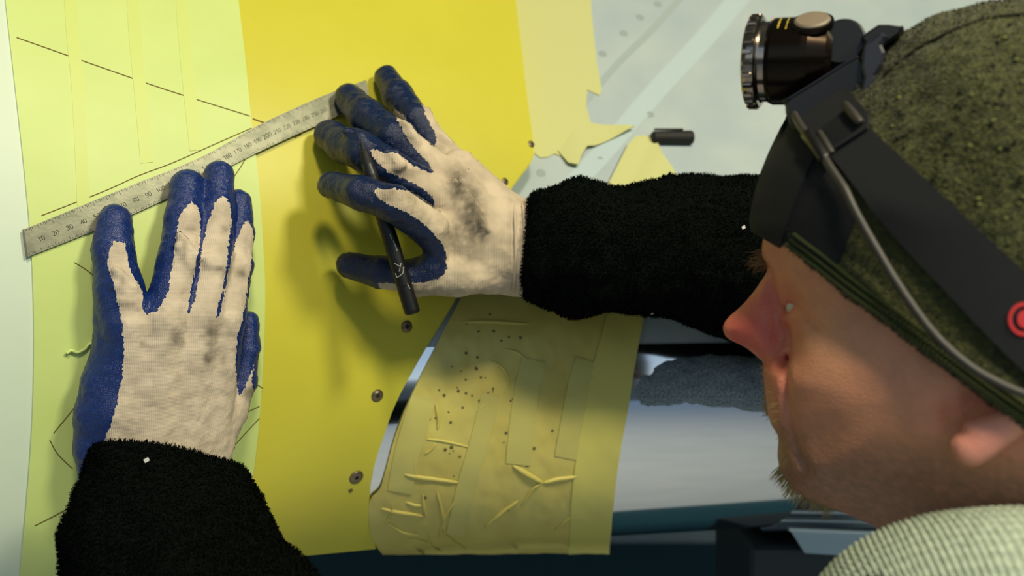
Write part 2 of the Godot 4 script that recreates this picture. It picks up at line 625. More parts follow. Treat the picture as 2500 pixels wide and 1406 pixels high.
func materials():
	var grain := noise_tex(256, 0.03, 5, Color.BLACK, Color.WHITE, 0.2, 0.8)
	var fine := noise_tex(256, 0.09, 8, Color.BLACK, Color.WHITE, 0.2, 0.8)
	var knit := knit_tex()
	M.yellow = mat(Color(0.85, 0.76, 0.10), 0.42); tri(M.yellow, 3.0, noise_tex(256, 0.01, 21, Color(0.755, 0.73, 0.21), Color(0.785, 0.765, 0.24)), grain, 0.006)
	M.film = mat(Color(0.87, 0.89, 0.50), 0.5); tri(M.film, 4.0, noise_tex(256, 0.012, 22, Color(0.745, 0.82, 0.48), Color(0.775, 0.845, 0.52)), grain, 0.008)
	M.film_band = mat(Color(0.765, 0.825, 0.465), 0.5)
	M.film_far = mat(Color(0.74, 0.75, 0.50), 0.6)
	M.white = mat(Color(0.79, 0.85, 0.77), 0.5); tri(M.white, 4.0, null, grain, 0.008)
	M.skin_white = mat(Color(0.74, 0.78, 0.76), 0.35); tri(M.skin_white, 3.0, noise_tex(256, 0.012, 23, Color(0.62, 0.68, 0.70), Color(0.69, 0.735, 0.735)), grain, 0.01)
	M.seam = mat(Color(0.60, 0.655, 0.655), 0.5)
	M.seam_light = mat(Color(0.68, 0.75, 0.765), 0.4)
	M.rivet = mat(Color(0.56, 0.61, 0.61), 0.6)
	M.cover = mat(Color(0.72, 0.70, 0.36), 0.42); tri(M.cover, 5.0, noise_tex(256, 0.014, 24, Color(0.73, 0.68, 0.34), Color(0.79, 0.755, 0.42)), grain, 0.02)
	M.cover_edge = mat(Color(0.78, 0.76, 0.40), 0.42)
	M.cover_band = mat(Color(0.74, 0.72, 0.405), 0.42)
	M.dirt = mat(Color(0.36, 0.34, 0.20), 0.8)
	M.chrome = mat(Color(0.88, 0.90, 0.93), 0.09, 1.0)
	M.steel = mat(Color(0.62, 0.62, 0.57), 0.5, 0.6); tri(M.steel, 14.0, noise_tex(256, 0.02, 25, Color(0.47, 0.48, 0.41), Color(0.56, 0.56, 0.48), 0.25, 0.75), fine, 0.004)
	M.steel_edge = mat(Color(0.42, 0.40, 0.36), 0.4, 0.85)
	M.ink = mat(Color(0.14, 0.12, 0.08), 0.7)
	M.pencil = mat(Color(0.42, 0.36, 0.14), 0.8)
	M.screw = mat(Color(0.50, 0.45, 0.36), 0.35, 0.8)
	M.dark = mat(Color(0.06, 0.06, 0.06), 0.7)
	M.rubber = mat(Color(0.07, 0.14, 0.42), 0.27); tri(M.rubber, 60.0, noise_tex(256, 0.02, 26, Color(0.02, 0.12, 0.33), Color(0.04, 0.19, 0.47)), fine, 0.02)
	M.rubber2 = mat(Color(0.05, 0.09, 0.2), 0.27); tri(M.rubber2, 60.0, noise_tex(256, 0.02, 27, Color(0.015, 0.085, 0.20), Color(0.03, 0.14, 0.32)), fine, 0.02)
	M.knit = mat(Color(0.75, 0.70, 0.60), 0.9); tri(M.knit, 70.0, null, knit, 0.02)
	M.knit.vertex_color_use_as_albedo = true
	M.knit.albedo_color = Color.WHITE
	M.fleece = mat(Color(0.05, 0.06, 0.05), 1.0); tri(M.fleece, 40.0, noise_tex(256, 0.04, 28, Color(0.035, 0.05, 0.045), Color(0.085, 0.11, 0.095), 0.2, 0.8), fine, 0.12)
	M.fleece.metallic_specular = 0.1
	M.hat = mat(Color(0.28, 0.30, 0.13), 1.0); tri(M.hat, 28.0, noise_tex(256, 0.03, 29, Color(0.23, 0.25, 0.105), Color(0.335, 0.345, 0.165), 0.25, 0.75), fine, 0.12)
	M.hat.rim_enabled = true; M.hat.rim = 0.3; M.hat.rim_tint = 0.7
	M.hat_rib = mat(Color(0.26, 0.29, 0.14), 1.0)
	M.hat_pill = mat(Color(0.42, 0.43, 0.24), 1.0)
	M.hat_hole = mat(Color(0.10, 0.11, 0.05), 1.0)
	M.strap = mat(Color(0.045, 0.065, 0.085), 0.9); tri(M.strap, 160.0, null, weave_tex(), 0.015)
	M.plastic = mat(Color(0.035, 0.04, 0.045), 0.42)
	M.lever = mat(Color(0.13, 0.14, 0.18), 0.4)
	M.cable = mat(Color(0.20, 0.19, 0.17), 0.5)
	M.lamp_body = mat(Color(0.16, 0.13, 0.10), 0.24, 0.9)
	M.bezel = mat(Color(0.66, 0.60, 0.55), 0.16, 1.0)
	M.gold = mat(Color(0.75, 0.66, 0.22), 0.5)
	M.button = mat(Color(0.50, 0.45, 0.38), 0.55, 0.1)
	M.red = mat(Color(0.78, 0.18, 0.20), 0.8)
	M.skin = mat(Color.WHITE, 0.5); tri(M.skin, 45.0, null, noise_tex(256, 0.05, 30, Color.BLACK, Color.WHITE, 0.2, 0.8), 0.018)
	M.skin.vertex_color_use_as_albedo = true
	M.skin.subsurf_scatter_enabled = true; M.skin.subsurf_scatter_strength = 0.12
	M.hair = mat(Color(0.50, 0.36, 0.20), 0.6)
	M.stubble = mat(Color(0.70, 0.62, 0.42), 0.6)
	M.eye = mat(Color(0.80, 0.78, 0.68), 0.2)
	M.sweater = mat(Color(0.55, 0.60, 0.54), 0.95); tri(M.sweater, 60.0, noise_tex(128, 0.05, 31, Color(0.62, 0.69, 0.62), Color(0.78, 0.82, 0.73), 0.2, 0.8), fine, 0.05)
	M.reflection = mat(Color(0.25, 0.30, 0.34), 0.9); tri(M.reflection, 30.0, noise_tex(256, 0.05, 33, Color(0.36, 0.42, 0.46), Color(0.56, 0.62, 0.66), 0.2, 0.8), fine, 0.04)  # grey tone that paints a reflection in the metal
	M.floor = mat(Color(0.55, 0.58, 0.60), 0.5); tri(M.floor, 0.8, noise_tex(256, 0.02, 32, Color(0.80, 0.83, 0.86), Color(0.86, 0.88, 0.90)), grain, 0.02)
	M.shade_teal = mat(Color(0.14, 0.33, 0.39), 0.8)  # dark tone that paints the shade below the wing
	M.hem = mat(Color(0.72, 0.66, 0.58), 0.95)
	M.speck = mat(Color(0.9, 0.9, 0.88), 0.9)
	M.print = mat(Color(0.55, 0.57, 0.52), 0.8)
	M.case_dark = mat(Color(0.10, 0.16, 0.18), 0.6)
	M.case_grey = mat(Color(0.42, 0.48, 0.52), 0.6)
	M.case_rim = mat(Color(0.85, 0.9, 0.9), 0.3, 0.3)
	M.case_plate = mat(Color(0.62, 0.70, 0.74), 0.45, 0.3)
	M.wall = mat(Color(0.62, 0.66, 0.66), 0.8)
	M.ceil = mat(Color(0.70, 0.72, 0.72), 0.8)

# ------------------------------------------------------------------ setting
func slab(called, c: Vector3, s: Vector3, m):
	var b := BoxMesh.new(); b.size = s
	var o := MeshInstance3D.new(); o.name = called; o.mesh = b; o.material_override = m; o.position = c
	add_child(o)
	o.set_meta("kind", "structure")
	return o

func hangar():
	# the open door is behind the viewer
	slab("floor", Vector3(0, -0.1, -1.0), Vector3(9.2, 0.2, 8.2), M.floor)
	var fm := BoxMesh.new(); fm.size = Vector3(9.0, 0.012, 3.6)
	var mo := MeshInstance3D.new(); mo.name = "shade_mat"; mo.mesh = fm; mo.material_override = M.shade_teal; mo.position = Vector3(0, 0.006, -3.0); add_child(mo)  # dark sheet added to paint the shaded gap below the wing
	tag(mo, "wide dark teal mat added as painted shade under and behind the wing", "mat")
	slab("ceiling", Vector3(0, 4.0, -1.0), Vector3(9.2, 0.2, 8.2), M.ceil)
	slab("wall_back", Vector3(0, 1.95, -5.0), Vector3(9.2, 3.9, 0.2), M.wall)
	slab("wall_left", Vector3(-4.5, 1.95, -0.9), Vector3(0.2, 3.9, 8.0), M.wall)
	slab("wall_right", Vector3(4.5, 1.95, -0.9), Vector3(0.2, 3.9, 8.0), M.wall)

# ------------------------------------------------------------------ aircraft
var EDGE := []     # right edge of the yellow panel, in the photograph's pixels
func aircraft():
	EDGE = smooth_line(v2s([1248, -160, 1259, 0, 1272, 110, 1287, 240, 1302, 350, 1296, 392, 1240, 470, 1165, 615, 1110, 732, 1040, 850, 985, 950, 935, 1070, 908, 1160, 901, 1215, 904, 1290, 918, 1340]), 60)
	var t := thing("aircraft", "aircraft nose with a glossy yellow fairing panel, polished metal leading edge and white wing skin", "aircraft", P(900, 900, 0.8))
	var panel := put("yellow_panel", patch(v2s([-160, -160, -160, 1445]), EDGE, 60, 60, S, 0.0, 0.0035), M.yellow, t)
	panel.set_meta("label", "glossy yellow curved panel")
	# return flange of the panel edge, running back into the wing
	var g := []
	for k in EDGE.size():
		var p := S(EDGE[k].x, EDGE[k].y, -0.0030)
		for i in 3: g.append(p + Vector3(-SA * 0.3, 0, -CA).normalized() * 0.03 * i)
	put("panel_flange", sheet(g, 2, EDGE.size() - 1, 0.002), M.yellow, t)
	# leading edge and wing skin: profile in (angle) along the wing axis
	var skin := []; var nose := []
	var rows := 70
	for j in rows + 1:
		var ph := lerpf(-168.0, 12.0, float(j) / rows)
		for i in 31:
			nose.append(wing_pt(lerpf(0.028, 0.455, i / 30.0), ph))
	var nm := put("leading_edge", sheet(nose, 30, rows, 0.002), M.chrome, t)
	nm.set_meta("label", "polished bare metal leading edge")
	for j in 41:
		var q := lerpf(0.0, 0.85, j / 40.0)
		for i in 31:
			var s := lerpf(-0.05, 1.3, i / 30.0)
			var p12 := wing_pt(s, 12.0)
			if j < 8:
				p12 = wing_pt(s, lerpf(12.0, 30.94, j / 8.0))
			else:
				var y := 0.0024 + 0.85 * (j - 8) / 32.0
				p12 = wing_at(s, y)
			skin.append(p12 + Vector3(0, 0, 0.001))
	var ws := put("wing_skin", sheet(skin, 30, 40, 0.003), M.skin_white, t)
	ws.set_meta("label", "white painted wing skin with diagonal seams")
	# seams and straps on the white skin
	ribbon("skin_seam", v2s([1262, 690, 1320, 545, 1480, 365, 1600, 225, 1720, 95, 1850, -60]), 48, W, 0.0012, 0.0012, M.seam_light, t)
	ribbon("skin_seam", v2s([1310, 380, 1400, 285, 1500, 165, 1600, 65, 1700, -50]), 16, W, 0.0012, 0.0012, M.seam, t)
	ribbon("skin_seam", v2s([1440, 420, 1560, 290, 1700, 180, 1850, 60, 1980, -60]), 40, W, 0.0008, 0.0008, M.seam, t)
	for p in v2s([1470, 133, 1522, 83, 1562, 44, 1605, 12, 1585, 280, 1465, 390, 1320, 424]):
		var c := W(p.x, p.y, 0.0008)
		put("rivet", lathe(c, W_n(c.y), [Vector2(0.0, 0.0050), Vector2(0.0002, 0.0047), Vector2(0.0004, 0.003), Vector2(0.0004, 0.0002)], 14), M.rivet, t)
	# countersunk screws along the edge of the yellow panel
	for q in [[1297, 352, 0.0026], [1233, 443, 0.0026], [993, 797, 0.0038], [921, 966, 0.0040], [870, 1165, 0.0046]]:
		var c := S(q[0], q[1], 0.0); var n := S_n(c.y); var r: float = q[2]
		var sc := put("screw", lathe(c, n, [Vector2(0.0001, r * 1.25), Vector2(0.0006, r * 1.15), Vector2(0.0008, r * 0.95), Vector2(0.0012, r * 0.80), Vector2(0.0013, r * 0.42), Vector2(0.0004, r * 0.36), Vector2(0.0003, 0.0001)], 22), M.screw, t)
		put("screw_rim", lathe(c, n, [Vector2(0.00005, r * 1.36), Vector2(0.0003, r * 1.33), Vector2(0.0004, r * 1.26)], 22), M.dirt, sc)
		put("hex_recess", lathe(c + n * 0.0009, n, [Vector2(0.0, r * 0.40), Vector2(0.00012, r * 0.38), Vector2(0.00013, 0.0001)], 6), M.dark, sc)
	put("chip", cutout(v2s([850, 1196, 859, 1192, 862, 1196, 854, 1203]), S, 0.0004, 0.0003), M.dirt, t)

func wing_at(s: float, y: float) -> Vector3:
	var r := WR - wsag(y)
	return Vector3(C2 * s + S2 * r, y, -S2 * s + C2 * r)

func wing_pt(s: float, deg: float) -> Vector3:
	var a := deg_to_rad(deg)
	var y := -0.085 + WN * sin(a)
	var r := WR - WN + WN * cos(a)
	return Vector3(C2 * s + S2 * r, y, -S2 * s + C2 * r)

func ribbon(called, pts: Array, width_px: float, f: Callable, h: float, thick: float, m, parent, n := 0):
	var line := smooth_line(pts, maxi(2, n if n > 0 else pts.size() * 5))
	var g := []
	for k in line.size():
		var t: Vector2 = (line[mini(k + 1, line.size() - 1)] - line[maxi(k - 1, 0)]).normalized()
		var o := Vector2(-t.y, t.x) * width_px / 2
		var a: Vector2 = line[k] - o; var b: Vector2 = line[k] + o
		for i in 4: 
			var q := a.lerp(b, i / 3.0)
			g.append(f.call(q.x, q.y, h))
	return put(called, sheet(g, 3, line.size() - 1, thick), m, parent)

# ------------------------------------------------------------------ masking films
func films():
	var FE := smooth_line(v2s([574, -120, 580, 0, 595, 130, 611, 290, 628, 430, 640, 600, 645, 720, 641, 860, 633, 1000, 622, 1110, 608, 1215, 590, 1310, 560, 1430]), 40)
	var FL := smooth_line(v2s([0, -120, 12, 0, 38, 230, 62, 450, 76, 620, 82, 800, 79, 1000, 66, 1200, 45, 1430]), 40)
	var t := put("backing_sheet", patch(v2s([-200, -150, -200, 1480]), smooth_line(v2s([60, -150, 95, 200, 120, 600, 130, 900, 90, 1480]), 30), 12, 40, S, 0.0011, 0.0008), M.white)
	tag(t, "white backing sheet at the far left, lapping under the pale yellow masking film", "sheet")
	var film := put("masking_film", patch(FL, FE, 40, 60, S, 0.0024, 0.0010), M.film)
	tag(film, "pale lime yellow masking film with pencil lines, under the left glove and the ruler", "masking film")
	for b in [[168, 226, 232, 478], [320, 388, 352, 330], [440, 500, 480, 300]]:
		ribbon("overlap_band", v2s([b[0] - 4, -100, b[0] + 8, 90, b[0] + 22, 240, b[0] + 36, b[3] + 70]), 30.0, S, 0.0027, 0.0002, M.film_band, film)
	for l in [[40, 97, 200, 153, 400, 222, 608, 287], [100, 528, 250, 470, 335, 432, 420, 400, 520, 356, 612, 316], [180, 641, 206, 657, 236, 680], [198, 968, 170, 1005, 130, 1054], [120, 1070, 140, 1105, 176, 1140], [84, 1278, 140, 1250, 196, 1218], [598, 388, 584, 412, 566, 438], [614, 930, 640, 946], [588, 1010, 631, 989], [556, 1100, 590, 1062, 631, 1018]]:
		ribbon("pencil_line", v2s(l), 2.3, S, 0.00262, 0.0001, M.pencil, film)
	# curled shaving
	var cur := []
	var rad := []
	for q in smooth_line(v2s([160, 861, 172, 853, 186, 858, 204, 850, 215, 838, 232, 832]), 20):
		cur.append(S(q.x, q.y, 0.0042)); rad.append(0.0011)
	put("shaving", tube(cur, rad, 8), M.film, film)
	ribbon("pencil_line", v2s([617, 290, 634, 296, 655, 303]), 3.0, S, 0.0003, 0.0001, M.pencil, get_node("aircraft/yellow_panel"))
	ribbon("pencil_line", v2s([720, 337, 727, 332, 736, 329]), 3.0, S, 0.0003, 0.0001, M.pencil, get_node("aircraft/yellow_panel"))
	# film across the far edge of the panel, torn at its end
	var far_map := W
	var FF := [1200, -150, 1210, 0, 1230, 110, 1250, 240, 1270, 340, 1298, 372, 1318, 388, 1338, 386, 1352, 378, 1368, 384, 1385, 400, 1406, 410, 1420, 380, 1430, 345, 1450, 325, 1440, 300, 1430, 262, 1432, 222, 1462, 236, 1468, 222, 1455, 150, 1444, 40, 1432, -150]
	var ff := put("masking_film", cutout(v2s(FF), far_map, 0.002, 0.001, 22.0), M.film_far)
	tag(ff, "pale yellow film strip with a torn lower end beyond the yellow panel's right edge", "masking film")
	var f2 := put("torn_film", cutout(v2s([1360, 372, 1412, 318, 1440, 308, 1490, 310, 1546, 318, 1500, 340, 1450, 362, 1430, 366, 1415, 390, 1408, 412, 1385, 405]), W, 0.0050, 0.001, 18.0, func(q): return 0.002 * sin(q.x * 0.05)), M.film_far)
	tag(f2, "small pointed scrap of torn yellow film lifting off the white skin beside the film strip", "masking film")
	var f3 := put("torn_film", cutout(v2s([1470, 480, 1500, 420, 1530, 360, 1548, 342, 1575, 336, 1600, 350, 1612, 385, 1640, 415, 1662, 455, 1668, 490]), W, 0.0050, 0.001, 18.0, func(q): return 0.0015 * sin(q.x * 0.06 + q.y * 0.03)), M.film_far)
	tag(f3, "rounded yellow film tongue rising behind the black sleeve under the dark pen cap", "masking film")
	# film wrapped round the leading edge
	var CL := smooth_line(v2s([1160, 660, 1128, 725, 1060, 850, 1005, 960, 965, 1055, 938, 1150, 925, 1188, 902, 1212, 900, 1260, 912, 1310, 935, 1342]), 44)
	var CR := smooth_line(v2s([1590, 660, 1572, 745, 1560, 810, 1540, 920, 1525, 1010, 1508, 1100, 1497, 1190, 1490, 1270, 1487, 1338]), 44)
	var c := put("wing_cover_film", patch(CL, CR, 60, 60, W, 0.0052, 0.0012, cover_bump), M.cover)
	tag(c, "dull yellow wrinkled film wrapped round the metal leading edge below the right glove", "masking film")
	put("edge_strip", patch(smooth_line(v2s([1500, 660, 1478, 770, 1442, 900, 1408, 1080, 1392, 1200, 1388, 1338]), 30), CR, 6, 40, W, 0.0062, 0.0006, cover_bump), M.cover_edge, c)
	for b in [[1300, 880, 1283, 950, 1270, 1040, 1262, 1125, 60], [1428, 880, 1408, 950, 1390, 1040, 1378, 1110, 56], [1195, 960, 1170, 1060, 1135, 1180, 1110, 1290, 44], [1035, 965, 1012, 1030, 990, 1110, 975, 1190, 60]]:
		ribbon("tape_strip", v2s(b.slice(0, 8)), b[8], WB, 0.0060, 0.0004, M.cover_band, c)
	# wrinkles
	for w in [[983, 1147, 1030, 1157, 1120, 1168, 9], [1248, 1128, 1285, 1148, 1322, 1168, 12], [1322, 1168, 1360, 1160, 1410, 1152, 9], [1322, 1168, 1300, 1180, 1270, 1225, 6], [1060, 975, 1068, 1020, 1066, 1045, 6], [1040, 1065, 1080, 1070, 1145, 1085, 4], [1062, 1075, 1050, 1090, 1035, 1100, 4],
		[930, 1230, 975, 1238, 1040, 1248, 8], [940, 1262, 985, 1285, 1022, 1290, 7], [1030, 1195, 1034, 1230, 1040, 1250, 7], [1065, 1190, 1078, 1240, 1086, 1300, 7], [1042, 1290, 1052, 1320, 1080, 1332, 6], [1086, 1290, 1110, 1310, 1145, 1330, 8], [1110, 1210, 1085, 1250, 1070, 1300, 7], [990, 1215, 1010, 1222, 1030, 1222, 6], [960, 1215, 950, 1250, 938, 1268, 5],
		[1180, 1275, 1220, 1240, 1262, 1210, 8], [1350, 1280, 1375, 1260, 1395, 1245, 4], [1130, 790, 1200, 790, 1290, 795, 6], [1190, 880, 1230, 905, 1240, 950, 5], [1230, 855, 1260, 862, 1290, 885, 4], [1010, 1110, 1012, 1140, 1018, 1160, 4], [995, 1300, 1030, 1305, 1060, 1325, 6], [1210, 960, 1180, 985, 1160, 1000, 3]]:
		var pts := []; var rd := []
		var ln := smooth_line(v2s(w.slice(0, 6)), 14)
		for i in ln.size():
			var s := sin(PI * i / (ln.size() - 1.0))
			pts.append(WB(ln[i].x, ln[i].y, 0.0054)); rd.append(0.0002 + float(w[6]) * 0.00021 * sqrt(s))
		put("wrinkle", tube(pts, rd, 8), M.cover, c)
	# grit on the film
	var grit := []
	for i in 90:
		var q := Vector2(rng.randfn(1080, 85), rng.randfn(890, 90))
		if q.y < 745 or q.y > 1330 or q.x > 1380 or q.x < 1150 - (q.y - 700) * 0.42 + 20: continue
		var r := rng.randf_range(0.0005, 0.0016)
		var pt := WB(q.x, q.y, 0.0054)
		grit.append(lathe(pt, W_n(pt.y), [Vector2(0, r), Vector2(0.0003, r * 0.7), Vector2(0.0004, 0.0001)], 7))
	var gr := put("grit", join(grit), M.dirt, c); gr.set_meta("kind", "stuff")
	for q in [[1233, 1052, 5], [1345, 1046, 4], [1018, 1007, 6], [1283, 1128, 5], [1237, 1233, 5], [1035, 1205, 7], [1100, 1085, 6]]:
		var pt := WB(q[0], q[1], 0.0054)
		put("dirt_spot", lathe(pt, W_n(pt.y), [Vector2(0, q[2] * 0.0003), Vector2(0.0003, q[2] * 0.0002), Vector2(0.0004, 0.0001)], 9), M.dirt, c)

func WB(x: float, y: float, h := 0.0) -> Vector3:
	return W(x, y, h + cover_bump(Vector2(x, y)))

func cover_bump(q: Vector2) -> float:
	return 0.0011 * nz.get_noise_2d(q.x * 0.012, q.y * 0.008) + 0.0005 * nz.get_noise_2d(q.x * 0.03 + 40, q.y * 0.03)

# ------------------------------------------------------------------ ruler
func ruler():
	var A := [Vector2(55, 563), Vector2(300, 463), Vector2(480, 391), Vector2(612, 319), Vector2(700, 277), Vector2(790, 238), Vector2(889, 202)]
	var B := [Vector2(64, 629), Vector2(235, 562), Vector2(400, 490), Vector2(600, 389), Vector2(720, 333), Vector2(800, 298), Vector2(897, 250)]
	var r := thing("ruler", "steel ruler with engraved black numbers held across the film and yellow panel by both gloves", "ruler", S(470, 420))
	put("blade", patch(smooth_line(A, 60), smooth_line(B, 60), 8, 80, S, 0.0042, 0.0009), M.steel, r)
	put("end_edge", patch([Vector2(53, 563), Vector2(62, 630)], [Vector2(57, 561), Vector2(67, 628)], 2, 4, S, 0.0044, 0.0012), M.steel_edge, r)
	# arc length along the centre line -> millimetres
	var cen := []
	var top := []; var bot := []
	for k in 201:
		var a := along(smooth_line(A, 60), k / 200.0); var b := along(smooth_line(B, 60), k / 200.0)
		top.append(S(a.x, a.y, 0.0042)); bot.append(S(b.x, b.y, 0.0042))
		cen.append((top[k] + bot[k]) / 2)
	var acc := [0.0]
	for k in 200: acc.append(acc[k] + cen[k].distance_to(cen[k + 1]))
	var mmlen: float = acc[200] / 313.0
	var at := func(mm: float, across: float) -> Array:
		var s := mm * mmlen
		var k := 0
		while k < 199 and acc[k + 1] < s: k += 1
		var f: float = (s - acc[k]) / maxf(acc[k + 1] - acc[k], 1e-6)
		var c: Vector3 = top[k].lerp(top[k + 1], f).lerp(bot[k].lerp(bot[k + 1], f), across)
		var tx: Vector3 = (cen[k + 1] - cen[k]).normalized()
		var ty: Vector3 = (top[k] - bot[k]).normalized()
		var n := tx.cross(ty).normalized()
		ty = n.cross(tx)
		return [c + n * 0.00012, tx, ty, n]
	var ticks := []
	for m in range(1, 300):
		var up := 0.16 if m % 10 == 0 else (0.12 if m % 5 == 0 else 0.075)
		if m % 5 != 0 and m % 2 == 1: continue
		for side in 2:
			var q: Array = at.call(float(m), up / 2 + 0.02 if side == 0 else 0.98 - up * 0.4)
			var h := up * 0.0085 if side == 0 else up * 0.007
			ticks.append(flat_quad(q[0], q[1] * 0.00011, q[2] * h, q[3]))
	put("tick_marks", join(ticks), M.ink, r)
	for v in range(10, 300, 10):
		var tm := TextMesh.new(); tm.text = str(v); tm.font_size = 16; tm.pixel_size = (0.00032 if v == 200 else 0.00026); tm.depth = 0.00008; tm.curve_step = 2.0
		var sf := SystemFont.new(); sf.font_names = PackedStringArray(["Droid Sans"]); tm.font = sf
		var o := MeshInstance3D.new(); o.name = "number"; o.mesh = tm; o.material_override = M.ink
		r.add_child(o, true)
		var q: Array = at.call(float(v) + 1.0, 0.56)
		o.global_transform = Transform3D(Basis(q[1], q[2], q[3]), q[0] + EYE)

func flat_quad(c: Vector3, x: Vector3, y: Vector3, n: Vector3) -> ArrayMesh:
	return arr_mesh(PackedVector3Array([c - x - y, c - x + y, c + x + y, c + x - y]), PackedVector3Array([n, n, n, n]), PackedInt32Array([0, 1, 2, 0, 2, 3]))

# ------------------------------------------------------------------ person
# head frame: sagittal plane through HO; F forward, U up, L towards the viewer's side
var HO := P(2100, 900, 0.48)
const HF := Vector3(-0.906308, 0, -0.422618)
const HL := Vector3(-0.422618, 0, 0.906308)

# the (forward, up) place where the ray of a pixel meets the plane w off the sagittal plane
func uv(px: float, py: float, w := 0.0) -> Vector2:
	var r := Vector3((px - 1250.0) / FOC, (703.0 - py) / FOC, -1.0)
	var d := (HL.dot(HO) + w) / HL.dot(r)
	var q := r * d - HO
	return Vector2(q.dot(HF), q.y)

func at_h(u: float, v: float, w: float) -> Vector3:
	return HO + HF * u + Vector3(0, v, 0) + HL * w

func uvs(flat: Array, w := 0.0) -> PackedVector2Array:
	var o := PackedVector2Array()
	for i in range(0, flat.size(), 2): o.append(uv(flat[i], flat[i + 1], w))
	return o

const PX_HEAD := [1872, 560, 1864, 600, 1864, 628, 1884, 652, 1894, 690, 1900, 740, 1896, 800, 1884, 850, 1872, 880, 1868, 900, 1873, 955, 1876, 990, 1879, 1012, 1886, 1034, 1904, 1060, 1902, 1084, 1900, 1108, 1905, 1142, 1924, 1166, 1932, 1185, 1955, 1204, 2000, 1224, 2050, 1242, 2100, 1262, 2150, 1285, 2190, 1330, 2215, 1420, 2240, 1540,
	2900, 1560, 2960, 1200, 2990, 800, 2950, 480, 2850, 260, 2650, 120, 2400, 62, 2200, 130, 2030, 270, 1935, 400, 1890, 500]
const PX_NOSE := [1884, 645, 1866, 674, 1844, 707, 1817, 740, 1797, 758, 1780, 772, 1768, 787, 1764, 799, 1769, 818, 1784, 831, 1806, 840, 1824, 850, 1838, 860, 1856, 876, 1890, 888, 1915, 880, 1922, 850, 1925, 810, 1918, 750, 1905, 690]
const PX_HAT := [1868, 640, 1850, 575, 1852, 500, 1870, 420, 1935, 330, 2050, 235, 2130, 160, 2195, 98, 2290, 48, 2400, 20, 2510, 8, 2650, 18, 2800, 85, 2930, 240, 3000, 480, 3020, 800, 2990, 1150, 2920, 1450, 2500, 1500, 2150, 1420, 1960, 1260, 1900, 1050, 1876, 850]
const PX_EAR := [2316, 1085, 2322, 1112, 2338, 1134, 2362, 1144, 2388, 1146, 2426, 1124, 2470, 1088, 2510, 1060, 2540, 1020, 2530, 985, 2480, 985, 2430, 1008, 2390, 1020, 2350, 1032, 2350, 1055, 2330, 1062]
var pHead: PackedVector2Array; var pNose: PackedVector2Array; var pHat: PackedVector2Array; var pEar: PackedVector2Array
const LH := 0.092
const AH := 0.068
const LT := 0.105
const AT := 0.082
const WE := 0.066           # half distance between the ears
var brim: PackedVector2Array
var feats := []             # [centre, radius, amount] dents and bumps on the head
var grooves := []           # [polyline, sigma, depth]

func shape_g(d: float, w: float, A: float, L: float) -> float:
	var e := maxf(0.0, 1.0 + d / L)
	return (sqrt(e * e + w * w / (A * A)) - 1.0) * L * 0.85

func half_w(q: Vector2, poly: PackedVector2Array, A: float, L: float) -> float:
	var e := clampf(1.0 + poly_sd(q, poly) / L, 0.0, 1.0)
	return A * sqrt(maxf(0.0, 1.0 - e * e))

func near_uv(px: float, py: float, poly: PackedVector2Array, A: float, L: float) -> Vector2:
	var w := 0.04
	var q := Vector2.ZERO
	for i in 5:
		q = uv(px, py, w)
		w = half_w(q, poly, A, L)
	return q

func hat_f(p: Vector3) -> float:
	var q := p - HO
	return shape_g(poly_sd(Vector2(q.dot(HF), q.y), pHat), q.dot(HL), AT, LT)

# where a pixel's ray meets the hat, lifted by h
func H(px: float, py: float, h := 0.0) -> Vector3:
	var r := Vector3((px - 1250.0) / FOC, (703.0 - py) / FOC, -1.0)
	var d := 0.30; var lo := d
	var best := 9.0; var bd := 0.5
	var hit := false
	while d < 0.66:
		var f := hat_f(r * d)
		if f < best: best = f; bd = d
		if f < 0.0:
			hit = true
			break
		lo = d
		d += maxf(0.003, f * 0.6)
	if hit:
		for i in 10:
			var mid := (lo + d) / 2
			if hat_f(r * mid) > 0.0: lo = mid
			else: d = mid
		bd = lo
	var p := r * bd
	var e := 0.002
	var n := Vector3(hat_f(p + Vector3(e, 0, 0)) - hat_f(p - Vector3(e, 0, 0)), hat_f(p + Vector3(0, e, 0)) - hat_f(p - Vector3(0, e, 0)), hat_f(p + Vector3(0, 0, e)) - hat_f(p - Vector3(0, 0, e))).normalized()
	return p + n * h

var person_root: Node3D
func person():
	pHead = uvs(PX_HEAD); pNose = uvs(PX_NOSE); pHat = uvs(PX_HAT); pEar = uvs(PX_EAR, WE + 0.012)
	person_root = thing("person", "worker in profile in an olive fleece hat with black sleeves and coated work gloves", "person", at_h(0, -0.2, 0))
	glove_left()
	glove_right()
	sleeves()
	head()
	hat()
	sweater()
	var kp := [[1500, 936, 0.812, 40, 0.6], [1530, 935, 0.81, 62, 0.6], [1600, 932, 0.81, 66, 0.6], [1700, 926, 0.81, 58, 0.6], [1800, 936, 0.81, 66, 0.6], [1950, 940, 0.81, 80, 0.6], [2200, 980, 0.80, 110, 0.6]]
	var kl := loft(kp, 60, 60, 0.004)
	var kn := put("reflection_cloth", arr_mesh(kl[0], kl[1], kl[2]), M.reflection, person_root)  # cloth added in place of a reflection in the polished metal
	kn.set_meta("label", "grey denim cloth added over the polished metal")

func J(a: Array) -> Array:      # [px, py, height over the fairing in mm, radius in mm]
	var d: float = -S(a[0], a[1]).z - a[2] * 0.001
	return [P(a[0], a[1], d), a[3] * 0.001]

func D(a: Array) -> Array:      # [px, py, depth, radius in mm]
	return [P(a[0], a[1], a[2]), a[3] * 0.001]

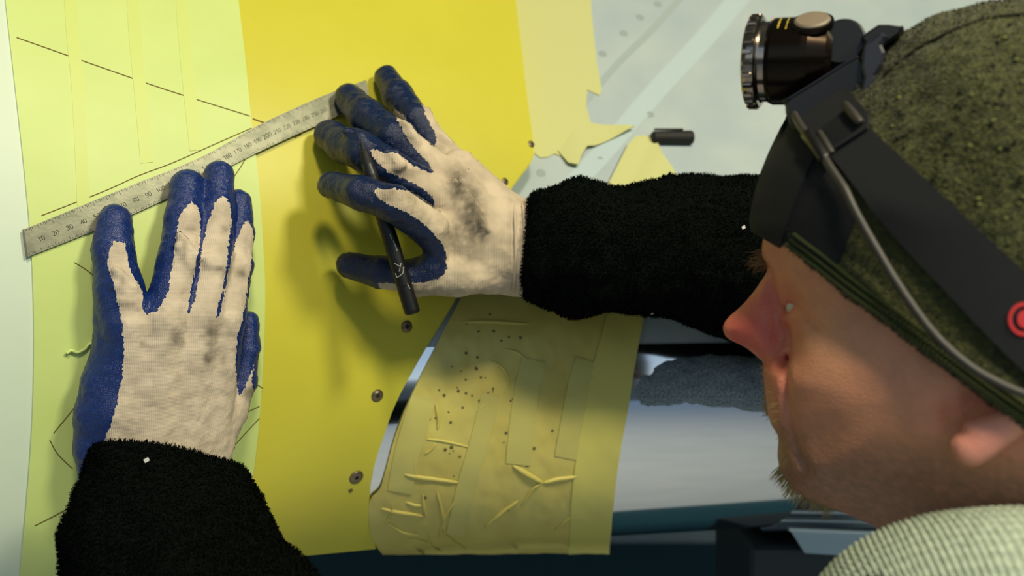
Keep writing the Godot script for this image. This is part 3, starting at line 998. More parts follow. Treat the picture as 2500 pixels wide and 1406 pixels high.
func glove(chains: Array, ridges: Array, knit_px: Array, minus_px: Array, spots: Array, called_mat: Array, cell: float) -> Node3D:
	var lo := Vector3.ONE * 9; var hi := -lo
	for ch in chains:
		for j in ch:
			lo = lo.min(j[0] - Vector3.ONE * (j[1] + 0.008)); hi = hi.max(j[0] + Vector3.ONE * (j[1] + 0.008))
	var f := Field.new(lo, hi, cell, 0.0016)
	for ch in chains: f.chain(ch)
	for rg in ridges: f.bone(rg[0], rg[1], rg[2], rg[3])
	f.finish()
	# close the field at the box so that the wrist ends in a flat cut
	var r := f.nets()
	var v: PackedVector3Array = r[0]; var idx: PackedInt32Array = r[1]
	var n := normals_of(v, idx)
	for i in v.size():                                     # loose cloth: gentle unevenness
		v[i] += n[i] * (0.0008 * nz.get_noise_3d(v[i].x * 70, v[i].y * 90, v[i].z * 90) + 0.00035 * nz.get_noise_3d(v[i].x * 240, v[i].y * 240, v[i].z * 240))
	n = normals_of(v, idx)
	var kp := PackedVector2Array(v2s(knit_px)); var mp := PackedVector2Array(v2s(minus_px))
	var kf := PackedFloat32Array(); kf.resize(v.size())
	for i in v.size():
		var q := px_of(v[i])
		q += Vector2(nz.get_noise_3d(v[i].x * 420, v[i].y * 420, v[i].z * 420), nz.get_noise_3d(v[i].x * 420 + 70, v[i].y * 420, v[i].z * 420)) * 7.0
		var d := -poly_sd(q, kp)
		if mp.size() > 2: d = minf(d, poly_sd(q, mp))
		d = minf(d, (n[i].dot(-v[i].normalized()) + 0.12) * 60.0)
		kf[i] = d
	var parts := split(v, n, idx, kf, 0.0005)
	# soiled knit, plus fold shade painted on the fingers
	var col := PackedColorArray()
	for p in parts[2][0]:
		var q := px_of(p)
		var dirt := 0.16 * clampf(0.35 + nz.get_noise_3d(p.x * 45, p.y * 45, p.z * 45), 0, 1)
		for s in spots:
			var e := Vector2((q.x - s[0]) / s[2], (q.y - s[1]) / s[3])
			dirt += s[4] * exp(-e.length_squared()) * (0.75 + 0.6 * nz.get_noise_3d(p.x * 160, p.y * 160, p.z * 160))
		dirt = clampf(dirt, 0, 0.85)
		col.append(called_mat[2].lerp(called_mat[3], dirt).srgb_to_linear())
	var g := put("work_glove", arr_mesh(parts[2][0], parts[3][0], parts[4][0], col), called_mat[0], person_root)
	g.set_meta("label", "white knit glove back")
	var rb := put("rubber_coating", parts[1], called_mat[1], g)
	rb.set_meta("label", "blue rubber coating")
	return g

func loop_tube(called, c: Vector3, ax: Vector3, rx: float, ry: float, r: float, m, parent, upv := Vector3.UP):
	var y := (upv - ax * ax.dot(upv)).normalized(); var x := y.cross(ax)
	var pts := []; var rd := []
	for i in 49:
		var a := TAU * i / 48
		pts.append(c + x * cos(a) * rx + y * sin(a) * ry); rd.append(r)
	put(called, tube(pts, rd, 8, false), m, parent)

func glove_left():
	var MCP := [[322, 800, 28, 15], [405, 780, 34, 14.2], [493, 770, 35, 13.6], [551, 778, 32, 12.5]]
	var WRI := [[305, 1120, 28, 17], [365, 1130, 33, 20], [430, 1130, 34, 20], [490, 1125, 30, 18]]
	var ch := []
	ch.append([J([312, 790, 27, 15]), J([291, 705, 22, 14.2]), J([277, 612, 19, 12.0]), J([281, 539, 13, 10.6])])
	ch.append([J(MCP[1]), J([437, 640, 29, 13.0]), J([450, 535, 21, 11.9]), J([457, 452, 15, 10.8])])
	ch.append([J(MCP[2]), J([524, 625, 30, 11.6]), J([532, 515, 22, 10.7]), J([535, 428, 15, 9.9])])
	ch.append([J(MCP[3]), J([579, 650, 24, 10.0]), J([585, 570, 17, 9.4]), J([584, 494, 12, 8.6])])
	for i in 4: ch.append([J(MCP[i]), J(WRI[i])])
	for i in 3: ch.append([J([lerpf(MCP[i][0], MCP[i + 1][0], 0.5), 835, 29, 13]), J([lerpf(WRI[i][0], WRI[i + 1][0], 0.5), 1120, 32, 18])])
	ch.append([J([284, 760, 19, 13.5]), J([283, 850, 18, 13.0]), J([262, 930, 19, 14.5]), J([246, 1010, 20, 15]), J([240, 1090, 21, 14]), J([245, 1170, 23, 13])])
	ch.append([J([300, 860, 22, 15]), J([290, 1000, 24, 19]), J([290, 1120, 25, 18])])
	ch.append([J([606, 787, 13, 7.9]), J([602, 850, 15, 8.4]), J([592, 930, 17, 9.4]), J([560, 1005, 20, 12]), J([515, 1080, 26, 15]), J([500, 1150, 28, 16])])
	for c in [[305, 1120], [490, 1120]]: ch.append([J([c[0], c[1], 30, 17]), J([c[0] + 10, c[1] + 90, 30, 17])])
	var rg := []
	for w in [[284, 660, 322, 700, 35, 2.4], [322, 700, 346, 738, 35, 2.6], [286, 700, 330, 735, 35.5, 2.2], [300, 735, 345, 755, 37, 2.0], [440, 575, 478, 625, 41, 2.2], [436, 600, 466, 650, 41.5, 2.0], [505, 630, 550, 640, 40.5, 2.2], [512, 645, 550, 655, 40.8, 1.8], [545, 545, 562, 575, 33.5, 1.6], [584, 640, 600, 646, 32.0, 1.8], [582, 665, 598, 672, 32.5, 1.6]]:
		rg.append([J([w[0], w[1], w[4] + 0.6, 1])[0], J([w[2], w[3], w[4] + 0.6, 1])[0], w[5] * 0.00115, w[5] * 0.00115])
	var knit := [278, 588, 268, 610, 262, 645, 268, 665, 276, 690, 288, 740, 299, 790, 303, 860, 298, 920, 288, 975, 272, 1030, 252, 1085, 228, 1140, 220, 1260, 640, 1260, 640, 1050, 615, 930, 628, 860, 600, 800, 590, 790, 600, 740, 605, 700, 612, 650, 622, 600, 617, 560, 607, 537, 595, 545, 575, 590, 560, 650, 545, 735, 533, 779, 529, 779, 533, 745, 545, 700, 555, 640, 560, 580, 566, 540, 563, 500, 548, 475, 530, 490, 508, 540, 492, 610, 487, 670, 475, 735, 460, 766, 456, 766, 470, 690, 480, 640, 487, 600, 490, 540, 487, 510, 467, 490, 440, 525, 432, 560, 425, 620, 415, 690, 410, 715, 400, 730, 392, 748, 375, 764, 352, 768, 347, 745, 350, 722, 344, 700, 322, 672, 313, 640, 305, 592]
	var minus := [607, 745, 640, 780, 636, 850, 617, 900, 600, 942, 585, 967, 578, 935, 575, 880, 582, 810]
	var spots := [[432, 828, 16, 16, 0.6], [515, 815, 14, 30, 0.55], [508, 875, 12, 16, 0.6], [350, 840, 8, 8, 0.4], [545, 880, 10, 14, 0.35], [610, 960, 18, 20, 0.5], [590, 665, 18, 12, 0.65], [530, 655, 22, 6, 0.5], [450, 612, 8, 26, 0.4], [300, 690, 10, 30, 0.25], [465, 560, 16, 10, 0.3], [548, 560, 14, 14, 0.35], [320, 740, 22, 6, 0.3], [600, 600, 10, 20, 0.25], [320, 1060, 18, 12, 0.25], [560, 820, 25, 12, 0.25]]  # dirt spots; those along the finger folds paint fold shade
	var g := glove(ch, rg, knit, minus, spots, [M.knit, M.rubber, Color(0.80, 0.745, 0.66), Color(0.20, 0.19, 0.15)], 0.0015)
	g.set_meta("label", "left work glove of white knit with blue rubber coating")
	# rolled hem of the cuff
	var c: Vector3 = J([393, 1126, 30, 1])[0]
	loop_tube("cuff_hem", c, Vector3(-0.03, 0.94, -0.34).normalized(), 0.0425, 0.024, 0.0016, M.hem, g, Vector3(0.5, 0.2, 0.8))

func glove_right():
	var ch := []
	ch.append([D([1076, 378, 0.728, 13.2]), D([1016, 291, 0.727, 11.2]), D([972, 236, 0.745, 11.8]), D([943, 189, 0.761, 9.6])])
	ch.append([D([1082, 430, 0.702, 14.5]), D([962, 336, 0.694, 13.4]), D([894, 284, 0.712, 13.0]), D([853, 240, 0.730, 11.2])])
	ch.append([D([1082, 488, 0.685, 15.5]), D([935, 402, 0.668, 13.0]), D([884, 368, 0.674, 13.4]), D([840, 357, 0.690, 12.2]), D([806, 331, 0.707, 12.0])])
	ch.append([D([1048, 556, 0.664, 13.5]), D([965, 498, 0.638, 12.2]), D([880, 470, 0.644, 11.0]), D([808, 452, 0.668, 9.5])])
	ch.append([D([1050, 560, 0.664, 12.0]), D([1066, 612, 0.672, 8.2]), D([1056, 652, 0.678, 10.0]), D([1020, 668, 0.682, 10.4])])
	ch.append([D([1120, 668, 0.690, 17]), D([1020, 680, 0.684, 12.6]), D([930, 665, 0.686, 11.2]), D([853, 648, 0.692, 9.8])])
	var W_ := [[1262, 538, 0.716, 16], [1262, 582, 0.704, 19], [1262, 625, 0.704, 20], [1262, 664, 0.714, 18]]
	var K := [[1086, 384, 0.728, 12.6], [1090, 434, 0.704, 14.5], [1090, 488, 0.690, 15.5], [1085, 560, 0.682, 15]]
	for i in 4: ch.append([D(K[i]), D(W_[i]), D([1345, W_[i][1] + 4, W_[i][2] + 0.004, W_[i][3]])])
	for i in 3: ch.append([D([1120, (K[i][1] + K[i + 1][1]) / 2, (K[i][2] + K[i + 1][2]) / 2, 14]), D([1262, (W_[i][1] + W_[i + 1][1]) / 2, 0.706, 18])])
	ch.append([D([1115, 600, 0.688, 14]), D([1262, 640, 0.708, 18])])
	ch.append([D([1110, 664, 0.690, 17]), D([1255, 664, 0.716, 17])])
	var rg := []
	for w in [[985, 300, 1000, 330, 0.682, 2.4], [1000, 310, 1020, 345, 0.684, 2.2], [945, 372, 985, 400, 0.656, 2.4], [966, 374, 972, 410, 0.656, 2.2], [1044, 270, 1052, 300, 0.7215, 1.8], [1080, 330, 1096, 350, 0.7185, 2.4], [940, 470, 950, 500, 0.641, 1.6], [845, 320, 880, 330, 0.665, 2.8], [880, 330, 895, 372, 0.661, 2.4],
			[1110, 440, 1190, 560, 0.676, 2.2], [1140, 420, 1215, 530, 0.688, 2.0]]:
		rg.append([P(w[0], w[1], w[4] + 0.0012), P(w[2], w[3], w[4] + 0.0012), w[5] * 0.001, w[5] * 0.001])
	var knit := [1030, 250, 1040, 285, 1060, 320, 1067, 345, 1060, 360, 1052, 352, 1038, 340, 1018, 322, 1000, 300, 985, 280, 972, 272, 956, 260, 962, 278, 975, 300, 985, 325, 1000, 347, 1020, 372, 1045, 397, 1060, 420, 1054, 422, 1030, 414, 1005, 402, 990, 387, 968, 374, 940, 374, 905, 362, 905, 375, 920, 395, 950, 422, 990, 438, 1020, 452, 1055, 480, 1063, 502, 1056, 504, 1040, 490, 1025, 478, 1000, 466, 960, 460, 911, 463, 922, 482, 950, 500, 985, 515, 1010, 530, 1035, 547, 1056, 566, 1076, 590, 1088, 615, 1092, 650, 1083, 672, 1060, 682, 1030, 690, 980, 692, 922, 690, 935, 712, 950, 735, 1110, 780, 1400, 780, 1400, 440, 1250, 430, 1150, 360, 1110, 310, 1075, 270, 1052, 240]
	var spots := [[1115, 450, 22, 40, 0.7], [1150, 500, 26, 50, 0.6], [1175, 560, 14, 40, 0.6], [1120, 560, 30, 40, 0.35], [1150, 590, 18, 50, 0.35], [1000, 420, 30, 14, 0.3], [985, 320, 18, 26, 0.3], [960, 480, 40, 18, 0.35], [1030, 710, 60, 18, 0.3], [1245, 600, 6, 110, 0.18]]
	var g := glove(ch, rg, knit, [], spots, [M.knit, M.rubber2, Color(0.80, 0.735, 0.63), Color(0.16, 0.15, 0.12)], 0.0015)
	g.set_meta("label", "right work glove of soiled white knit with dark blue rubber coating")
	loop_tube("cuff_hem", P(1250, 603, 0.708), Vector3(0.99, 0.0, -0.1).normalized(), 0.026, 0.0352, 0.0013, M.hem, g)
	loop_tube("cuff_hem", P(1272, 605, 0.709), Vector3(0.99, 0.0, -0.1).normalized(), 0.026, 0.0352, 0.0013, M.hem, g)

# sleeve: rings along a path [px, py, depth, half width px, flatness]
func loft(path: Array, nr: int, na: int, wob: float, first_ax := Vector3.ZERO) -> Array:
	var c := []; var rr := []
	for q in path:
		c.append(P(q[0], q[1], q[2])); rr.append(Vector2(q[3] * q[2] / FOC, q[3] * q[2] / FOC * q[4]))
	var v := PackedVector3Array(); var idx := PackedInt32Array()
	for i in nr + 1:
		var f := float(i) / nr * (path.size() - 1)
		var k := mini(int(f), path.size() - 2); var t := f - k
		var p: Vector3 = c[k].cubic_interpolate(c[k + 1], c[maxi(k - 1, 0)], c[mini(k + 2, path.size() - 1)], t)
		var e := 0.05
		var ax: Vector3 = (c[k + 1] - c[k]).normalized()
		if k > 0: ax = ax.lerp((c[k] - c[k - 1]).normalized(), (1.0 - t) * 0.5)
		if k < path.size() - 2: ax = ax.lerp((c[k + 2] - c[k + 1]).normalized(), t * 0.5)
		ax = ax.normalized()
		if first_ax != Vector3.ZERO: ax = first_ax.lerp(ax, smoothstep(0.0, 1.0, f)).normalized()
		var view := p.normalized()
		var x := ax.cross(view).normalized()        # across, in the picture
		var y := x.cross(ax).normalized()
		var r: Vector2 = rr[k].cubic_interpolate(rr[k + 1], rr[maxi(k - 1, 0)], rr[mini(k + 2, path.size() - 1)], t)
		for a in na:
			var th := TAU * a / na
			var q := p + x * cos(th) * r.x + y * sin(th) * r.y
			var dir := (q - p).normalized()
			q += dir * wob * (nz.get_noise_3d(q.x * 22, q.y * 22, q.z * 22) + 0.35 * nz.get_noise_3d(q.x * 80, q.y * 80, q.z * 80) + 0.22 * nz.get_noise_3d(q.x * 300, q.y * 300, q.z * 300))
			v.append(q)
	for i in nr:
		for a in na:
			var s := i * na + a; var u := i * na + (a + 1) % na
			idx.append_array([s, u, u + na, s, u + na, s + na])
	# a turned-in mouth and a closed far end
	for e in 2:
		var row := 0 if e == 0 else nr * na
		var base := v.size()
		var mid := Vector3.ZERO
		for a in na: mid += v[row + a]
		mid /= na
		for a in na: v.append(v[row + a].lerp(mid, 0.12))
		for a in na:
			var s := row + a; var u := row + (a + 1) % na; var s2 := base + a; var u2 := base + (a + 1) % na
			if e == 0: idx.append_array([s, u2, u, s, s2, u2])
			else: idx.append_array([s, u, u2, s, u2, s2])
	var n := normals_of(v, idx)
	var o := 0.0
	for i in range(na, na * 2): o += n[i].dot(v[i] - v[i].lerp(c[0], 1.0))
	if o < 0.0:
		for t in range(0, idx.size(), 3):
			var q := idx[t]; idx[t] = idx[t + 1]; idx[t + 1] = q
		for i in n.size(): n[i] = -n[i]
	return [v, n, idx]

# short curled fibres standing on a surface: one thin bent blade each
func pile(v: PackedVector3Array, n: PackedVector3Array, idx: PackedInt32Array, count: int, length: float, width: float, lean: float, keep = null) -> ArrayMesh:
	var V := PackedVector3Array(); var N := PackedVector3Array(); var I := PackedInt32Array()
	var areas := PackedFloat32Array(); var tot := 0.0
	for t in range(0, idx.size(), 3):
		var ar := (v[idx[t + 1]] - v[idx[t]]).cross(v[idx[t + 2]] - v[idx[t]]).length()
		var mid := v[idx[t]]
		if n[idx[t]].dot(-mid.normalized()) < -0.5 or (keep != null and not keep.call(mid)): ar = 0.0
		tot += ar
		areas.append(tot)
	for k in count:
		var t := areas.bsearch(rng.randf() * tot) * 3
		if t >= idx.size(): continue
		var a := rng.randf(); var b := rng.randf()
		if a + b > 1.0: a = 1.0 - a; b = 1.0 - b
		var p := v[idx[t]] * (1 - a - b) + v[idx[t + 1]] * a + v[idx[t + 2]] * b
		var nn := n[idx[t]]
		var tx := Vector3(rng.randfn(), rng.randfn(), rng.randfn()); tx = (tx - nn * tx.dot(nn)).normalized()
		var L := length * rng.randf_range(0.5, 1.3)
		var d1 := (nn + tx * lean * 0.6).normalized(); var d2 := (nn * 0.3 + tx * lean).normalized()
		var sx := d1.cross(tx).normalized()
		if sx.length() < 0.5: sx = nn.cross(tx)
		sx *= width
		var q := p + d1 * L * 0.55; var e := q + d2 * L * 0.5
		var s := V.size()
		V.append_array([p - nn * 0.0004 - sx, p - nn * 0.0004 + sx, q - sx * 0.8, q + sx * 0.8, e])
		for i in 5: N.append((nn + d2 * 0.2).normalized())
		I.append_array([s, s + 1, s + 2, s + 1, s + 3, s + 2, s + 2, s + 3, s + 4])
	return arr_mesh(V, N, I)

func sleeves():
	var lp := [[391, 1128, 0.571, 160, 0.62], [396, 1180, 0.565, 196, 0.62], [400, 1250, 0.556, 222, 0.64], [412, 1330, 0.545, 240, 0.66], [445, 1420, 0.530, 250, 0.7], [520, 1560, 0.50, 270, 0.75], [760, 1800, 0.45, 300, 0.8], [1300, 2000, 0.40, 330, 0.9], [2000, 1900, 0.37, 360, 0.9], [2350, 1700, 0.36, 330, 0.9]]
	var l := loft(lp, 120, 90, 0.0035, Vector3(0.0, -0.80, 0.60).normalized())
	var s1 := put("fleece_sleeve", arr_mesh(l[0], l[1], l[2]), M.fleece, person_root)
	s1.set_meta("label", "black fleece left sleeve")
	var pl := put("pile", pile(l[0], l[1], l[2], 26000, 0.0036, 0.00032, 1.2, func(p): return px_of(p).y < 1480.0), M.fleece, s1); pl.set_meta("kind", "stuff")
	var rp := [[1280, 602, 0.706, 110, 0.78], [1302, 604, 0.706, 134, 0.8], [1345, 604, 0.706, 150, 0.85], [1415, 608, 0.708, 168, 0.9], [1490, 610, 0.712, 154, 0.95], [1560, 606, 0.716, 162, 0.95], [1650, 605, 0.722, 172, 0.95], [1750, 618, 0.730, 188, 0.95], [1860, 640, 0.745, 208, 0.95], [2050, 690, 0.76, 240, 0.95], [2400, 800, 0.76, 300, 0.95], [2700, 950, 0.72, 340, 0.95]]
	var r := loft(rp, 150, 90, 0.0045)
	var s2 := put("fleece_sleeve", arr_mesh(r[0], r[1], r[2]), M.fleece, person_root)
	s2.set_meta("label", "black fleece right sleeve")
	var pr := put("pile", pile(r[0], r[1], r[2], 26000, 0.0034, 0.00034, 1.2, func(p): return px_of(p).x < 1950.0), M.fleece, s2); pr.set_meta("kind", "stuff")
	# white specks on the fleece
	for q in [[358, 1123, 0.530], [1815, 555, 0.668], [1592, 764, 0.70]]:
		put("speck", boxy(P(q[0], q[1], q[2]), Vector3(0.0011, 0.0006, 0), Vector3(-0.0004, 0.0010, 0.0003), Vector3(0, 0, 0.0006)), M.speck, s1 if q[0] < 900 else s2)

func head():
	# dents and bumps: where (pixel on the near cheek), radius, amount outwards (mm)
	for q in [[1950, 765, 18, -3.5], [1928, 738, 8, -2.5], [1960, 840, 22, 2.5], [2040, 880, 30, 3.0], [1995, 700, 24, 2.5], [2120, 1010, 34, -2.0], [2170, 1120, 36, 2.0], [2322, 965, 8, 2.8], [2345, 985, 9, 1.2], [2380, 1010, 13, -9.0], [1925, 905, 12, 1.5], [1950, 1080, 10, 1.8], [1912, 815, 9, -3.0], [1918, 860, 10, -5.5], [1905, 900, 10, -2.0]]:
		feats.append([near_uv(q[0], q[1], pHead, AH, LH), q[2] * 0.001, q[3] * 0.001])
	for g in [[[1912, 882, 1920, 930, 1922, 980, 1932, 1050, 1948, 1110, 1965, 1150], 2.4, 4.2], [[1918, 800, 1921, 845, 1914, 882, 1900, 897], 1.8, 2.6], [[1912, 760, 1925, 748, 1945, 752, 1972, 772, 2005, 800], 1.7, 3.2], [[1914, 930, 1908, 990, 1915, 1060, 1925, 1100], 2.0, 1.0], [[2300, 950, 2308, 1000, 2316, 1050], 1.6, 1.6], [[2322, 940, 2325, 990, 2320, 1040], 1.4, 1.0], [[1930, 762, 1950, 772, 1985, 785], 1.0, 0.8]]:
		var pl := PackedVector2Array()
		for p in v2s(g[0]): pl.append(near_uv(p.x, p.y, pHead, AH, LH))
		grooves.append([pl, g[1] * 0.001, g[2] * 0.001])
	var c := 0.0022
	var ulo := 1e9; var uhi := -1e9; var vlo := 1e9; var vhi := -1e9
	for q in pHead: ulo = minf(ulo, q.x); vhi = maxf(vhi, q.y)
	for q in pNose: uhi = maxf(uhi, q.x)
	ulo = uv(2760, 900).x
	vlo = uv(2240, 1500).y
	vhi = uv(2300, 500).y
	var lo := Vector3(ulo, vlo, -0.09); var hi := Vector3(uhi + 0.012, vhi, 0.092)
	var n := Vector3i(((hi - lo) / c).ceil()) + Vector3i.ONE
	var F := PackedFloat32Array(); F.resize(n.x * n.y * n.z)
	for y in n.y:
		for x in n.x:
			var q := Vector2(lo.x + x * c, lo.y + y * c)
			var dh := poly_sd(q, pHead)
			var near_nose := q.x > uv(1960, 900).x and q.y > uv(1900, 905).y and q.y < uv(1900, 620).y
			var dn := poly_sd(q, pNose) if near_nose else 1.0
			var near_ear := q.x < uv(2240, 900).x and q.y < uv(2400, 930).y
			var de := poly_sd(q, pEar) if near_ear else 1.0
			var off := 0.0
			for f in feats:
				var dd: float = (q - f[0]).length_squared() / (f[1] * f[1])
				if dd < 6.0: off -= f[2] * exp(-dd)
			for g in grooves:
				var ds: float = seg_dist(q, g[0], false) / g[1]
				if ds < 3.0: off += g[2] * exp(-ds * ds)
			# the jaw is narrower than the cheekbones
			var A := AH * lerpf(0.80, 1.0, smoothstep(uv(2000, 1200).y, uv(2000, 880).y, q.y))
			# width of the nose: bridge to wing
			var tn := clampf(inverse_lerp(uv(1880, 650).y, uv(1800, 850).y, q.y), 0.0, 1.0)
			var back := clampf(inverse_lerp(uv(1790, 820).x, uv(1890, 820).x, q.x), 0.0, 1.0)
			var An := lerpf(0.0085, 0.0135, tn) + 0.0075 * back * tn
			var Ln := lerpf(0.012, 0.017, tn)
			for z in n.z:
				var w := absf(lo.z + z * c)
				var f := shape_g(dh, w, A, LH) + off
				if dn < 0.02:
					var fn := shape_g(dn, w, An, Ln)
					var k := 0.0035
					var h := maxf(k - absf(f - fn), 0.0) / k
					f = minf(f, fn) - h * h * k * 0.25
				if de < 0.02:
					var fe := shape_g(de, w - WE - 0.006, 0.0085, 0.010)
					var rim := exp(-pow((de + 0.016) / 0.007, 2.0)) * 0.0045      # hollow inside the ear's rim
					if w > WE: fe += rim
					var k2 := 0.003
					var h2 := maxf(k2 - absf(f - fe), 0.0) / k2
					f = minf(f, fe) - h2 * h2 * k2 * 0.25
				F[(z * n.y + y) * n.x + x] = f
	var r := Field.run(F, n, lo, c, c * 5.0)
	var v: PackedVector3Array = r[0]; var idx: PackedInt32Array = r[1]
	var col := PackedColorArray()
	var base := Color(0.90, 0.62, 0.47); var pale := Color(0.93, 0.75, 0.55); var red := Color(0.89, 0.43, 0.37); var shade := Color(0.63, 0.45, 0.35); var lip := Color(0.66, 0.36, 0.30)
	var qn := uv(1825, 805); var ck := near_uv(1990, 850, pHead, AH, LH); var er := uv(2400, 1085, WE); var ml := uv(1885, 1080)
	for i in v.size():
		var p := v[i]
		var q := Vector2(p.x, p.y)
		var t := nz.get_noise_3d(p.x * 60, p.y * 60, p.z * 60); var t2 := nz.get_noise_3d(p.x * 260, p.y * 260, p.z * 260)
		var cc := base.lerp(shade, clampf(0.25 + 0.5 * t + 0.35 * t2, 0, 1) * 0.45)
		cc = cc.lerp(pale, exp(-(q - ck).length_squared() / 0.0003) * 0.5)
		cc = cc.lerp(red, clampf(exp(-(q - qn).length_squared() / 0.0011) * (0.95 + 0.4 * t), 0, 1))
		cc = cc.lerp(Color(0.97, 0.63, 0.55), exp(-(q - er).length_squared() / 0.0006) * (0.9 if absf(p.z) > 0.06 else 0.0))
		# unshaven jaw
		var jaw := smoothstep(uv(1960, 985).y, uv(1960, 1120).y, q.y)
		cc = cc.lerp(Color(0.47, 0.37, 0.31), clampf(jaw * (0.45 + 0.3 * t2), 0, 0.6))
		cc = cc.lerp(lip, exp(-pow((q.x - ml.x) / 0.006, 2) - pow((q.y - ml.y) / 0.012, 2)) * 0.9)
		col.append(cc.srgb_to_linear())
		v[i] = at_h(p.x, p.y, p.z)
	var nn := normals_of(v, idx)
	var o := 0.0
	for i in range(0, v.size(), 11): o += nn[i].dot(v[i] - at_h(-0.06, 0, 0))
	if o < 0.0:
		for t in range(0, idx.size(), 3):
			var q := idx[t]; idx[t] = idx[t + 1]; idx[t + 1] = q
		for i in nn.size(): nn[i] = -nn[i]
	var body := put("head", arr_mesh(v, nn, idx, col), M.skin, person_root)
	# corner of the eye
	var eq := near_uv(1930, 748, pHead, AH, LH)
	var st := SphereMesh.new(); st.radius = 0.008; st.height = 0.016; st.radial_segments = 24; st.rings = 12
	for s in [1]:
		var e := MeshInstance3D.new(); e.name = "eye"; e.mesh = st; e.material_override = M.eye
		body.add_child(e, true)
		var w := half_w(eq, pHead, AH, LH)
		e.global_position = at_h(eq.x - 0.003, eq.y, w - 0.0178) + EYE
	# hairs: brow, lashes, moustache stubble, goatee
	var brow := []
	for i in 60:
		var q := Vector2(1866 + rng.randfn(0, 9), 632 + rng.randfn(0, 12))
		var a := uv(q.x, q.y)
		var w := rng.randf_range(-0.012, 0.016)
		var b := a + Vector2(rng.randf_range(0.003, 0.009), rng.randf_range(-0.006, 0.001))
		brow.append(tube([at_h(a.x - 0.002, a.y, w), at_h(lerpf(a.x, b.x, 0.6), lerpf(a.y, b.y, 0.4), w), at_h(b.x, b.y, w)], [0.00022, 0.00018, 0.00005], 4, false))
	for i in 60:
		var tq := rng.randf()
		var q := Vector2(1880, 650).lerp(Vector2(1985, 705), tq) + Vector2(rng.randfn(0, 4), rng.randfn(0, 6))
		var a := near_uv(q.x, q.y, pHead, AH, LH); var w := half_w(a, pHead, AH, LH)
		brow.append(tube([at_h(a.x, a.y, w - 0.002), at_h(a.x - 0.003, a.y - 0.002, w + 0.0012)], [0.0002, 0.00006], 4, false))
	var bm := put("eyebrow", join(brow), M.hair, body); bm.set_meta("kind", "stuff")
	var stub := []
	for i in 700:
		var q: Vector2
		var k := rng.randf()
		if k < 0.34: q = Vector2(1873 + absf(rng.randfn(0, 9)), rng.randf_range(880, 1012))
		elif k < 0.6: q = Vector2.ZERO.lerp(Vector2.ZERO, 0) + along([Vector2(1916, 930), Vector2(1925, 1010), Vector2(1945, 1090)], rng.randf()) + Vector2(rng.randfn(-6, 6), rng.randfn(0, 8))
		else: q = along([Vector2(1906, 1150), Vector2(1930, 1182), Vector2(1975, 1212), Vector2(2030, 1234)], pow(rng.randf(), 1.3)) + Vector2(rng.randfn(0, 9), rng.randfn(-4, 9))
		var a := uv(q.x, q.y)
		if poly_sd(a, pHead) > -0.0002:
			var g := (uv(2040, 1000) - a).normalized()
			while poly_sd(a, pHead) > -0.0004: a += g * 0.0006
		var w := half_w(a, pHead, AH, LH) * rng.randf_range(-0.4, 1.0)
		var nrm := (a - uv(2060, 1020)).normalized()
		var L := rng.randf_range(0.0018, 0.0036) if k < 0.6 else rng.randf_range(0.003, 0.008)
		stub.append(tube([at_h(a.x, a.y, w), at_h(a.x + nrm.x * L + rng.randfn(0, 0.0008), a.y + nrm.y * L - 0.0008 + rng.randfn(0, 0.0008), w + rng.randfn(0, 0.0008))], [0.00022, 0.00008], 4, false))
	var sm := put("beard_stubble", join(stub), M.stubble, body); sm.set_meta("kind", "stuff")

